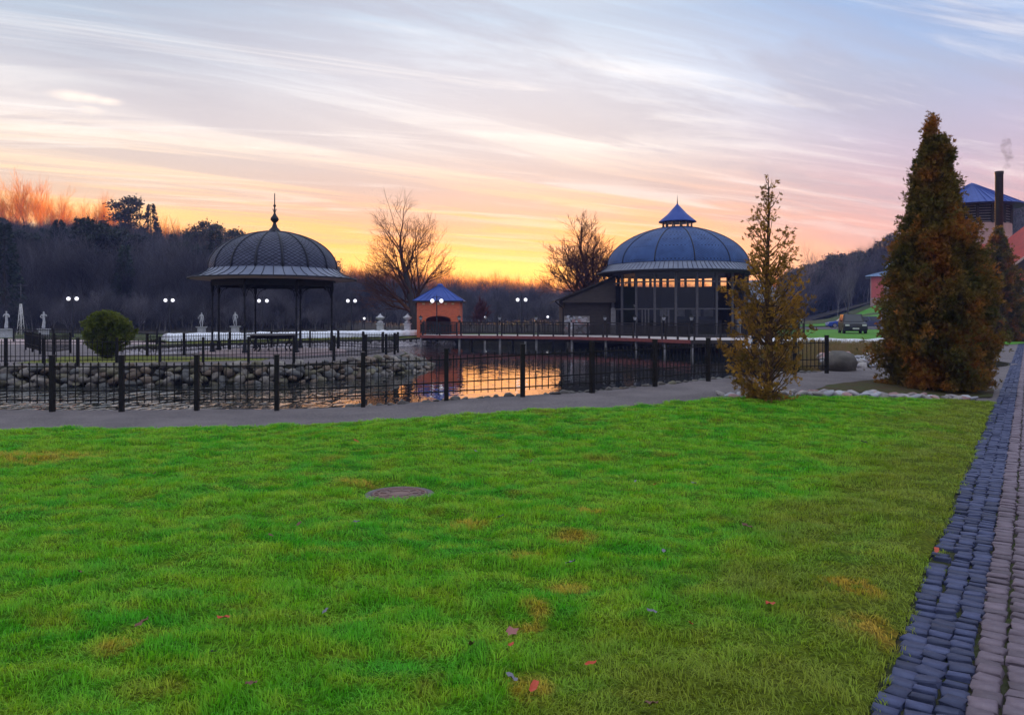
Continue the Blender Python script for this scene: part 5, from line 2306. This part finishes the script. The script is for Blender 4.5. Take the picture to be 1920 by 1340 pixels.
# ------------------------------------------------------------------ smoke from the flue
def smoke():
    p = Vector((39.35 + .35, 63.2, 13.4))
    bm = bmesh.new()
    for i in range(9):
        t = i / 8
        c = Vector((.1 + .25 * math.sin(t * 5) + .35 * t, 0, .25 + t * 2.1))
        bmesh.ops.create_icosphere(bm, subdivisions=3, radius=.24 + .30 * t * (1 - .3 * t) + .06 * math.sin(i * 2.1), matrix=Matrix.Translation(c))
    me = bpy.data.meshes.new('smoke')
    bm.to_mesh(me)
    bm.free()
    o = link_mesh('smoke', me, None, p)
    rm = o.modifiers.new('remesh', 'REMESH')
    rm.mode = 'VOXEL'
    rm.voxel_size = .09
    m = bpy.data.materials.new('smoke')
    m.use_nodes = True
    nt = m.node_tree
    nt.nodes.clear()
    out = nt.nodes.new('ShaderNodeOutputMaterial')
    v = nt.nodes.new('ShaderNodeVolumePrincipled')
    v.inputs['Color'].default_value = (.42, .42, .55, 1)
    tc = nt.nodes.new('ShaderNodeTexCoord')
    n = nt.nodes.new('ShaderNodeTexNoise')
    n.inputs['Scale'].default_value = 2.2
    n.inputs['Detail'].default_value = 3
    nt.links.new(tc.outputs['Object'], n.inputs['Vector'])
    mr = nt.nodes.new('ShaderNodeMapRange')
    mr.inputs[1].default_value = .42
    mr.inputs[2].default_value = .68
    mr.inputs[3].default_value = .0
    mr.inputs[4].default_value = 1.6
    nt.links.new(n.outputs[0], mr.inputs[0])
    nt.links.new(mr.outputs[0], v.inputs['Density'])
    nt.links.new(v.outputs[0], out.inputs['Volume'])
    me.materials.append(m)
    tag(o, 'thin grey smoke drifting from the flue', kind='stuff')


smoke()


# ------------------------------------------------------------------ manhole cover
def manhole():
    z = ground_z(MAN.x, MAN.y)
    root = tag(empty('manhole_cover', (MAN.x, MAN.y, z + .002)), 'round rusty pink manhole cover set in the lawn', 'manhole cover')
    mb = MB()
    mb.lathe([(MANR, -.06), (MANR, .0), (MANR - .01, .006), (MANR - .055, .006), (MANR - .06, -.003)], 40, cap=False)
    mb.build('frame_ring', mat('manhole_ring', (.16, .14, .15), .8, (.10, .09, .095), 9, .003, 40), root)
    m = mat('rusty_cast_iron', (.22, .125, .11), .7, (.15, .10, .10), 9, .002, 50)
    mb = MB()
    mb.lathe([(MANR - .064, -.02), (MANR - .064, .008), (.002, .008)], 40)
    lid = mb.build('lid', m, root)
    for rr in (.235, .185, .10):
        rg = MB()
        rg.lathe([(rr - .008, .008), (rr - .006, .015), (rr + .006, .015), (rr + .008, .008)], 40, cap=False)
        rg.build('raised_ring', m, lid)
    st = MB()
    r = random.Random(8)
    for k in range(18):
        t = 2 * PI * k / 18
        st.box((.21 * math.cos(t), .21 * math.sin(t), .011), (.028, .012, .010), t + r.uniform(-.6, .6))
    for k in range(8):
        t = 2 * PI * k / 8
        st.box((.145 * math.cos(t), .145 * math.sin(t), .011), (.05, .014, .010), t)
    st.build('raised_studs', m, lid)


manhole()


# ------------------------------------------------------------------ fallen leaves
def leaf_mesh(kind_, seed, m):
    r = random.Random(seed)
    mb = MB()
    n = 10
    pts = []
    for k in range(n):
        t = 2 * PI * k / n
        if kind_ == 'maple':
            rad = (1.0, .55, .9, .5, .62, .3, .62, .5, .95, .5)[k] * r.uniform(.85, 1.15)
        else:
            rad = .55 + .45 * abs(math.cos(t))
        pts.append((math.cos(t) * rad, math.sin(t) * rad * (.9 if kind_ == 'maple' else .5), r.uniform(0, .45)))
    mb.add([(0, 0, .05)] + pts, [(0, 1 + k, 1 + (k + 1) % n) for k in range(n)], True)
    return mb.mesh('leaf', m)


def leaves():
    red = mat('red_leaf', (.55, .06, .02), .6, (.38, .06, .025), 20)
    brown = mat('brown_leaf', (.20, .09, .06), .7, (.13, .07, .05), 20)
    grey = mat('grey_leaf', (.20, .19, .24), .6, (.13, .12, .16), 20)
    r = random.Random(31)
    mp = leaf_mesh('maple', 1, mat('pink_brown_leaf', (.36, .14, .13), .7, (.26, .1, .09), 25))
    p = at(958, 1182, .06)
    o = link_mesh('fallen_leaf', mp, None, (p.x, p.y, lawn_z(p.x, p.y) + .035))
    o.scale = (.05, .05, .03)
    o.rotation_euler = (.3, -.1, .5)
    tag(o, 'large pinkish brown lobed leaf lying on the lawn near the straw patches', 'leaf')
    RD_ = [(957, 1222), (1295, 1179), (470, 1297), (420, 1168), (119, 815), (1222, 1330), (1107, 1250), (1000, 1305), (886, 1230), (1446, 1136), (1228, 915), (508, 1009), (668, 833), (1755, 1022)]
    GR = [(1300, 909), (1192, 906), (996, 872), (892, 852), (668, 993), (560, 992), (938, 977), (958, 1282), (267, 1178), (1222, 1160), (1620, 835), (290, 890), (400, 1230), (610, 1150), (1400, 985), (1070, 1067), (1245, 1040), (150, 1078)]
    for lst, ms, lab, grp in ((RD_, (red, red, brown), 'small curled red or brown leaf lying on the lawn', 'red fallen leaves'), (GR, (grey, grey, brown), 'small curled grey leaf lying on the lawn', 'grey fallen leaves')):
        ml = [leaf_mesh('oval', 50 + i, m_) for i, m_ in enumerate(ms)]
        for i, (u, v) in enumerate(lst):
            p = at(u, v, .06)
            o = link_mesh('fallen_leaf', ml[i % 3], None, (p.x, p.y, lawn_z(p.x, p.y) + .04))
            s = r.uniform(.026, .046)
            o.scale = (s, s, s)
            o.rotation_euler = (r.uniform(-.5, .5), r.uniform(-.5, .5), r.uniform(0, 6.28))
            tag(o, lab, 'leaf', grp)


leaves()

# ------------------------------------------------------------------ evergreen trees near by
def add_spray(V, F, p, d, size, r, n=6):
    """one flat feathery spray of scale leaves: a fan of narrow blades"""
    side = d.cross(Vector((r.gauss(0, 1), r.gauss(0, 1), r.gauss(0, 1))))
    if side.length < 1e-4:
        return
    side.normalize()
    for k in range(n):
        a = (k - (n - 1) / 2) * .42 + r.gauss(0, .12)
        e = d * math.cos(a) + side * math.sin(a)
        ln = size * (1.0 - .1 * abs(k - (n - 1) / 2)) * r.uniform(.75, 1.15)
        st = p + d * (size * .25 * (k % 3) * .5)
        w = side * math.cos(a) - d * math.sin(a)
        ww = size * .12
        b = len(V)
        V.append(tuple(st))
        V.append(tuple(st + e * ln * .55 + w * ww))
        V.append(tuple(st + e * ln))
        V.append(tuple(st + e * ln * .55 - w * ww))
        F.append((b, b + 1, b + 2, b + 3))


def thuja(name, loc, H, prof, boughs, per, size, seed, mats, label, gaps=0.0, show_branches=False, up=.9, core=True, lean=0.0):
    r = random.Random(seed)
    root = tag(empty(name, loc), label, 'tree')
    ph = [p[0] for p in prof]
    pr = [p[1] for p in prof]
    tk = MB()
    tr = .022 * H if not core else .018 * H
    pts = [(lean * t * H + .02 * math.sin(t * 9), .02 * math.cos(t * 7), t * H * .985) for t in np.linspace(0, 1, 14)]
    tk.tube([(0, 0, -.1)] + pts, [tr * 1.3] + [max(.004, tr * (1 - .93 * t)) for t in np.linspace(0, 1, 14)], 8)
    trunk = tk.build('trunk', M['bark_rust'], root)
    br = MB()
    V, F = [], []
    for i in range(boughs):
        # more boughs where the crown is wide
        while True:
            t = r.random() ** .9 * .985
            if r.random() < np.interp(t, ph, pr) / max(pr) + .12:
                break
        rad = float(np.interp(t, ph, pr))
        a = r.uniform(0, 2 * PI)
        k = .72 + .5 * mnoise.noise(Vector((math.cos(a) * 1.4, math.sin(a) * 1.4, t * H * 1.1 + seed)))
        rr = rad * min(1.18, max(.5, k + r.uniform(.0, .35)))
        out = Vector((math.cos(a), math.sin(a), 0))
        tip = Vector((lean * t * H, 0, t * H)) + out * rr
        ln = min(rr * .95, .20 * H * r.uniform(.5, .9)) + .06
        d = (out * 1.0 + Vector((0, 0, up + r.uniform(-.3, .5)))).normalized()
        st = tip - d * ln
        z0 = max(.05, tip.z - ln * 1.1 * d.z - rr * .35)
        if show_branches or r.random() < .3:
            br.tube([Vector((lean * z0, 0, z0)), Vector((lean * z0, 0, z0)).lerp(tip, .5) + Vector((0, 0, -.04)), tip], [.006 + .0022 * H, .004 + .001 * H, .002], 4, caps=False)
        m = int(per * r.uniform(.6, 1.3) * ((.45 + .55 * rad / max(pr)) if core else (.12 + .88 * (rad / max(pr)) ** 1.35)))
        for j in range(m):
            s = r.random() ** .7
            c = st.lerp(tip, s) + Vector((r.gauss(0, 1), r.gauss(0, 1), r.gauss(0, 1))) * (.035 * H / 3.8 + .11 * ln * (1.1 - s))
            if c.z < .04:
                c.z = .04 + r.random() * .1
            dd = (d + Vector((r.gauss(0, .45), r.gauss(0, .45), r.gauss(0, .35)))).normalized()
            add_spray(V, F, c, dd, size * r.uniform(.7, 1.3), r)
    if core:
        for i in range(int(boughs * per * .18)):
            t = r.random() ** .9 * .9
            rad = float(np.interp(t, ph, pr)) * r.uniform(.2, .72)
            a = r.uniform(0, 2 * PI)
            c = Vector((math.cos(a) * rad + lean * t * H, math.sin(a) * rad, t * H + .05))
            dd = Vector((math.cos(a), math.sin(a), r.uniform(.2, 1.4))).normalized()
            add_spray(V, F, c, dd, size * 1.5, r)
    if br.v:
        br.build('branches', M['bark_rust'], trunk)
    mb = MB()
    mb.v = V
    mb.f = [list(f) for f in F]
    mb.sm = [False] * len(F)
    mb.build('crown', mats, root, fix=False)
    return root


M['thuja_big'] = leaf_mat('rusty_cypress_foliage', (.085, .085, .02), (.40, .15, .028), (.19, .125, .028), 1.6, .45)
M['thuja_small'] = leaf_mat('olive_gold_foliage', (.15, .10, .025), (.52, .28, .04), (.28, .155, .035), 2.4, .5)
M['thuja_bush'] = leaf_mat('green_thuja_foliage', (.08, .11, .018), (.22, .24, .035), (.13, .16, .025), 2.0, .42)

pz = at(1440, 752, .2)
thuja('young_thuja', (pz.x, pz.y, .2), 3.82, [(0, .30), (.05, .52), (.12, .70), (.3, .72), (.44, .68), (.52, .60), (.58, .52), (.68, .47), (.78, .38), (.86, .24), (.95, .10), (1, .02)], 190, 27, .068, 5, M['thuja_small'],
      'slender young thuja with thin see-through top growing in the lawn', show_branches=True, core=False)
thuja('cypress', (9.25, 17.15, .05), 6.02, [(0, .98), (.04, 1.14), (.12, 1.18), (.3, 1.12), (.45, .95), (.55, .82), (.65, .64), (.75, .47), (.85, .31), (.93, .15), (1, .02)], 640, 92, .082, 6, M['thuja_big'],
      'large dense rusty brown cypress beside the cobbled path')
thuja('cypress', (32.6, 52.5, 0), 7.7, [(0, 1.2), (.06, 1.5), (.2, 1.65), (.4, 1.6), (.6, 1.3), (.75, .95), (.88, .5), (1, .03)], 420, 30, .2, 7, M['thuja_big'],
      'dark cypress standing behind and right of the large one')
thuja('clipped_bush', (-16.05, 31.0, 0), 1.92, [(0, .16), (.08, .28), (.22, .52), (.4, .80), (.58, .92), (.75, .84), (.9, .55), (1, .05)], 420, 26, .085, 8, M['thuja_bush'],
      'round clipped thuja bush narrowing to its foot by the gazebo lawn', up=.6)


# ------------------------------------------------------------------ bare trees
def bare_tree_mesh(seed, H, spread, levels, trunk_r, mat_t, mat_c, ribbon=99, fork=.28, kids=(5, 5, 4, 4), droop=0.0, up=.35, trunk_frac=1.0, twig=.004, lens=None, ang=(.5, .95), stout=(.45, .65), extra=()):
    """returns (trunk mesh, crown mesh) of a leafless tree"""
    r = random.Random(seed)
    tk, cr = MB(), MB()

    def limb(p, d, ln, rad, lev, mbx):
        n = 5 if lev <= 1 else (4 if lev == 2 else 3)
        pts = [p]
        dirs = [d]
        q, e = p.copy(), d.copy()
        for i in range(n - 1):
            e = (e + Vector((r.gauss(0, 1), r.gauss(0, 1), r.gauss(0, 1))) * (.13 if lev else .06) + Vector((0, 0, (up if lev else .0) * .22 - droop * .12 * lev))).normalized()
            q = q + e * (ln / (n - 1))
            pts.append(q.copy())
            dirs.append(e.copy())
        end_r = max(twig * .5, rad * (.45 if lev < levels else .3))
        rs = [lerp(rad, end_r, i / (n - 1)) for i in range(n)]
        if lev >= ribbon:
            sd_ = d.cross(Vector((r.gauss(0, .5), 1.0, r.gauss(0, .5)))).normalized()
            vs_ = []
            for q_, w_ in zip(pts, rs):
                vs_ += [q_ - sd_ * w_ * 1.3, q_ + sd_ * w_ * 1.3]
            mbx.add(vs_, [(2 * i_, 2 * i_ + 1, 2 * i_ + 3, 2 * i_ + 2) for i_ in range(n - 1)])
        else:
            mbx.tube(pts, rs, 7 if lev == 0 else (5 if lev == 1 else 3), caps=False, smooth=True)
        if lev >= levels:
            return
        kk = kids[min(lev, len(kids) - 1)]
        for c in range(kk):
            f = lerp(fork if lev == 0 else .25, 1.0, (c + r.uniform(.2, .9)) / kk)
            f = min(f, .995)
            i = min(int(f * (n - 1)), n - 2)
            t = f * (n - 1) - i
            bp = pts[i].lerp(pts[i + 1], t)
            bd = dirs[i + 1]
            az = r.uniform(0, 2 * PI) if lev else (c * 2.4 + r.uniform(-.5, .5))
            a = r.uniform(*ang)
            o1 = bd.orthogonal().normalized()
            o2 = bd.cross(o1)
            sd = o1 * math.cos(az) + o2 * math.sin(az)
            nd = (bd * math.cos(a) + sd * math.sin(a) * (spread if lev == 0 else 1.0)).normalized()
            l2 = ln * r.uniform(.45, .75) * (1.15 - .45 * f if lev == 0 else 1.0)
            limb(bp, nd, l2, max(twig, lerp(rad, end_r, f) * r.uniform(*(stout if lev < 2 else (.45, .65)))), lev + 1, cr)
        # leader carries on
        if lev > 0 or trunk_frac < 1:
            limb(pts[-1], dirs[-1], ln * .6, end_r, lev + 1, cr)
    limb(Vector((0, 0, -.2)), Vector((0, 0, 1)), H * trunk_frac, trunk_r, 0, tk)
    for z_, d_, l_, r_ in extra:
        limb(Vector((0, 0, z_)), Vector(d_).normalized(), l_, r_, 1, cr)
    return tk.mesh('trunk', mat_t), cr.mesh('crown', mat_c)


M['twig'] = leaf_mat('hazed_grey_twigs', (.10, .095, .12), (.16, .145, .16), None, .25, .3, each=.65)  # bluish cast puts some of the distant haze into the twig colour
M['twig_glow'] = leaf_mat('sunset_russet_twigs', (.78, .28, .03), (.92, .42, .05), None, .2, .65)  # birch russet pushed to orange, painting the sunset glow into the twigs
M['twig_hero'] = leaf_mat('brown_twigs', (.12, .05, .025), (.22, .085, .03), None, .4, .5)


def top_of(meshes):
    z = np.empty(len(meshes[1].vertices) * 3, dtype=np.float32)
    meshes[1].vertices.foreach_get('co', z)
    return float(np.percentile(z[2::3], 99.7))


def tree_thing(name, meshes, loc, s, rz, label, group=None):
    root = tag(empty(name, loc, rz), label, 'tree', group)
    root.scale = (s, s, s)
    link_mesh('trunk', meshes[0], root)
    link_mesh('crown', meshes[1], root)
    return root


# the large bare tree behind the kiosk, and the fan-shaped one by the pavilion
hero = bare_tree_mesh(12, 13.2, .95, 5, .50, M['bark'], M['twig_hero'], fork=.16, kids=(8, 5, 4, 4, 3), up=.30, twig=.011, trunk_frac=.52, ang=(.42, .88), stout=(.5, .68), extra=((2.4, (-.75, .66, .0), 3.4, .13), (3.2, (-.84, .5, .15), 3.6, .14)))
fan = bare_tree_mesh(37, 10.5, .8, 5, .33, M['bark'], M['twig_hero'], fork=.25, kids=(9, 5, 4, 4, 3), up=.55, twig=.011, trunk_frac=.42, ang=(.35, .80), stout=(.5, .72))
yng = bare_tree_mesh(51, 7.6, .5, 3, .10, M['bark'], M['twig'], fork=.32, kids=(11, 4, 3), up=.8, twig=.012, trunk_frac=.85, ang=(.35, .6))
brz = bare_tree_mesh(61, 3.4, .5, 3, .06, M['bark'], leaf_mat('bronze_leaves', (.14, .04, .035), (.22, .07, .05), None, 2, .4), fork=.2, kids=(14, 7, 6), up=.7, twig=.03, trunk_frac=.9, ang=(.35, .7))
# kinds of tree in the wood
BARE = [bare_tree_mesh(80 + i, 15, .8, 3, .20, M['birch'] if i == 1 else M['bark'], M['twig'], fork=.25, kids=(13, 7, 6), up=.6, twig=.022, trunk_frac=.85, ang=(.4, .85)) for i in range(4)]
GLOW = [bare_tree_mesh(90 + i, 16, .7, 3, .17, M['bark'], M['twig_glow'], ribbon=2, fork=.30, kids=(16, 8, 8), up=.75, twig=.022, trunk_frac=.9, ang=(.35, .7)) for i in range(4)]


def needle_tree(seed, H, kind_):
    r = random.Random(seed)
    tk = MB()
    tk.tube([(0, 0, -.3), (.1, 0, H * .5), (0, .1, H * .97)], [H * .016, H * .011, .03], 6, caps=False)
    V, F = [], []
    if kind_ == 'pine':
        cl = [(r.uniform(-.16, .16) * H, r.uniform(-.16, .16) * H, H * r.uniform(.48, .97), H * r.uniform(.06, .11)) for _ in range(20)]
        for x, y, z, q in cl:
            tk.tube([(0, 0, z - q * .8), (x * .6, y * .6, z - q * .3), (x, y, z)], [.07, .05, .02], 4, caps=False)
            for _ in range(110):
                d = Vector((r.gauss(0, 1), r.gauss(0, 1), r.gauss(0, .6)))
                c = Vector((x, y, z)) + d * q * .5
                add_spray(V, F, c, Vector((r.gauss(0, 1), r.gauss(0, 1), r.gauss(.6, .8))).normalized(), .62, r, 3)
    else:
        for i in range(46):
            t = .08 + .9 * i / 46
            rad = H * .20 * (1 - t) ** .85 + .15
            for k in range(9):
                a = r.uniform(0, 2 * PI)
                for s in np.linspace(.3, 1, 5):
                    c = Vector((math.cos(a) * rad * s, math.sin(a) * rad * s, t * H - .22 * rad * s + r.gauss(0, .1)))
                    add_spray(V, F, c, Vector((math.cos(a), math.sin(a), r.uniform(-.5, .25))).normalized(), .55, r, 3)
    mb = MB()
    mb.v, mb.f, mb.sm = V, [list(f) for f in F], [False] * len(F)
    return tk.mesh('trunk', M['bark']), mb.mesh('crown', M['needles'])


M['needles'] = leaf_mat('dark_needles', (.018, .034, .030), (.04, .06, .035), None, .3, .15, each=.4)
PINE = [needle_tree(1 + i, 16, 'pine') for i in range(2)]
SPRUCE = [needle_tree(11 + i, 16, 'spruce') for i in range(2)]


def skyline(u, vtop, Y, meshes, H, name, label, group, rz=None, wide=1.0):
    x = (u - 960) / FPX * Y
    top = EYE + (HORIZON - vtop) / FPX * Y
    z = ground_z(x, Y)
    s = max(.3, (top - z) / top_of(meshes))
    o = tree_thing(name, meshes, (x, Y, z), s, rng.uniform(0, 6.28) if rz is None else rz, label, group)
    o.scale = (s * wide, s * wide, s)


skyline(779, 366, 76, hero, 0, 'bare_tree', 'big leafless spreading tree behind the brick kiosk', None, .6)
skyline(1104, 414, 84, fan, 0, 'bare_tree', 'leafless fan shaped tree rising behind the pavilion wing', None, 1.0, 1.75)
skyline(1590, 482, 92, yng, 0, 'young_bare_tree', 'slim leafless young tree beside the parked cars', None)
skyline(898, 555, 86, brz, 0, 'bronze_tree', 'small bronze leaved tree between the kiosk and the pavilion', None)
ORD = 'first second third fourth fifth sixth seventh eighth ninth tenth eleventh twelfth thirteenth fourteenth'.split()
gb_ = 'russet birches on the left skyline'
for i, (u, v, Y) in enumerate(((12, 352, 172), (34, 345, 178), (52, 325, 175), (72, 335, 180), (94, 368, 176), (114, 345, 174), (132, 372, 180), (158, 372, 178), (176, 366, 176), (192, 356, 174), (206, 378, 182), (300, 398, 172), (318, 404, 176), (334, 408, 174))):
    skyline(u, v, Y, GLOW[i % 4], 15.2, 'birch', 'glowing russet leafless birch on the left hill skyline, %s from the left' % ORD[i], gb_)
skyline(240, 366, 160, PINE[0], 16, 'pine_tree', 'tall dark pine standing out of the left hill skyline', None)
skyline(283, 384, 160, SPRUCE[0], 16, 'spruce_tree', 'narrow dark spruce right of the tall skyline pine', None)
for u, v, lab in ((365, 414, 'broad dark pine on the hill, left of the gazebo dome'), (385, 420, 'dark pine second from the gazebo dome on the hill skyline'), (412, 424, 'dark pine just left of the gazebo dome on the skyline'), (434, 428, 'dark pine nearest the gazebo dome on the skyline')):
    skyline(u, v, 158, PINE[u % 2], 16, 'pine_tree', lab, None)
skyline(8, 420, 88, SPRUCE[1], 16, 'spruce_tree', 'big dark spruce at the left edge of the picture', None)
skyline(1665, 432, 210, BARE[0], 14, 'bare_tree', 'leafless round crowned tree on the right hill left of the large cypress', None)
skyline(1508, 458, 150, BARE[2], 14, 'bare_tree', 'pale leafless tree right behind the young thuja', None)
for u, Y, lab in ((1570, 150, 'white stemmed birch at the foot of the right hill'),):
    skyline(u, 478, Y, BARE[1], 14, 'birch', lab, None)


def forest():
    r = random.Random(77)
    src = []
    for t in BARE + GLOW + PINE + SPRUCE:
        mb = bpy.data.meshes.new('wood_tree')
        bm = bmesh.new()
        bm.from_mesh(t[0])
        nt0 = len(bm.faces)
        bm.from_mesh(t[1])
        bm.faces.ensure_lookup_table()
        for i, f in enumerate(bm.faces):
            f.material_index = 0 if i < nt0 else 1
        bm.to_mesh(mb)
        bm.free()
        mb.materials.append(t[0].materials[0])
        mb.materials.append(t[1].materials[0])
        src.append(mb)
    hts = [top_of(t) for t in BARE + GLOW + PINE + SPRUCE]
    pts, rots, scls, idx = [], [], [], []

    def put(x, y, s, i):
        pts.append((x, y, ground_z(x, y) - .1))
        rots.append((0, 0, r.uniform(0, 6.28)))
        w = s * r.uniform(1.0, 1.35)
        scls.append((w, w, s))
        idx.append(i)
    # left hill: skyline height follows the photograph's
    sky_u = [-300, 0, 60, 130, 200, 260, 330, 380, 440, 500, 560, 620, 680, 760, 850, 950, 1050, 1130, 1250, 1400, 1500, 1540, 1600, 1640, 1690, 1760, 1900, 2200]
    sky_v = [395, 405, 410, 412, 415, 415, 425, 428, 440, 470, 492, 505, 508, 514, 522, 530, 535, 535, 535, 526, 500, 488, 472, 455, 438, 420, 385, 350]
    def skyv(u):
        base = np.interp(u, sky_u, sky_v) - 15 * S(480, 600, u) * (1 - S(1200, 1400, u))
        return base - 9 * mnoise.noise(Vector((u * .022, 3.0, 0))) - 6 * mnoise.noise(Vector((u * .06, 8.0, 0)))
    for n in range(3600):
        u = r.uniform(-330, 2250)
        k = (u - 960) / FPX
        if u < 640:
            Y = r.uniform(96, 185)
        elif u < 1480:
            Y = r.uniform(150, 270)
        else:
            Y = r.uniform(165, 280)
        if 640 < u < 1480 and r.random() < .25:
            continue
        x = k * Y
        if 40 < x < 100 and Y < 172 and u > 1480:
            continue
        cap = EYE + (HORIZON - skyv(u)) / FPX * Y
        h = cap - ground_z(x, Y)
        if h < 2.0:
            continue
        hmax = 17.0
        q = r.random()
        if Y < 170 and u < 640:
            h = min(h * r.uniform(.72, 1.04), hmax * r.uniform(.55, 1.0))
            i = 8 + r.randrange(4) if q < .10 else r.randrange(4)
        elif u < 345 and q < .16:
            h = min(h * r.uniform(.95, 1.12), hmax)
            i = r.randrange(4, 8)
        else:
            h = min(h * r.uniform(.8, 1.03), hmax)
            if 600 < u < 1480:
                if Y > 215:
                    i = r.randrange(4, 8)  # back rows get the orange-painted twigs as a sunlit crest
                else:
                    i = r.randrange(4)
                    h *= .86
            elif u > 1480:
                i = 8 + r.randrange(4) if q < .30 else r.randrange(4)
            else:
                i = 8 + r.randrange(4) if q < .12 else r.randrange(4)
        put(x, Y, h / hts[i], i)
    # low undergrowth along the foot of the wood
    for n in range(420):
        u = r.uniform(-250, 1140)
        Y = r.uniform(84, 104) if u < 640 else r.uniform(92, 150)
        x = (u - 960) / FPX * Y
        put(x, Y, r.uniform(.10, .24), r.randrange(4))
    gn_scatter('wood', pts, rots, scls, idx, src, label='bare winter wood covering the hills behind the pond')


forest()

# ------------------------------------------------------------------ air
def haze():
    mb = MB()
    mb.box((0, 190, 23), (940, 520, 53))
    o = mb.build('haze')
    m = bpy.data.materials.new('haze')
    m.use_nodes = True
    nt = m.node_tree
    nt.nodes.clear()
    out = nt.nodes.new('ShaderNodeOutputMaterial')
    v = nt.nodes.new('ShaderNodeVolumePrincipled')
    v.inputs['Color'].default_value = (.36, .44, 1.0, 1)
    v.inputs['Density'].default_value = .00055
    nt.links.new(v.outputs[0], out.inputs['Volume'])
    o.data.materials.append(m)
    tag(o, kind='stuff')


haze()
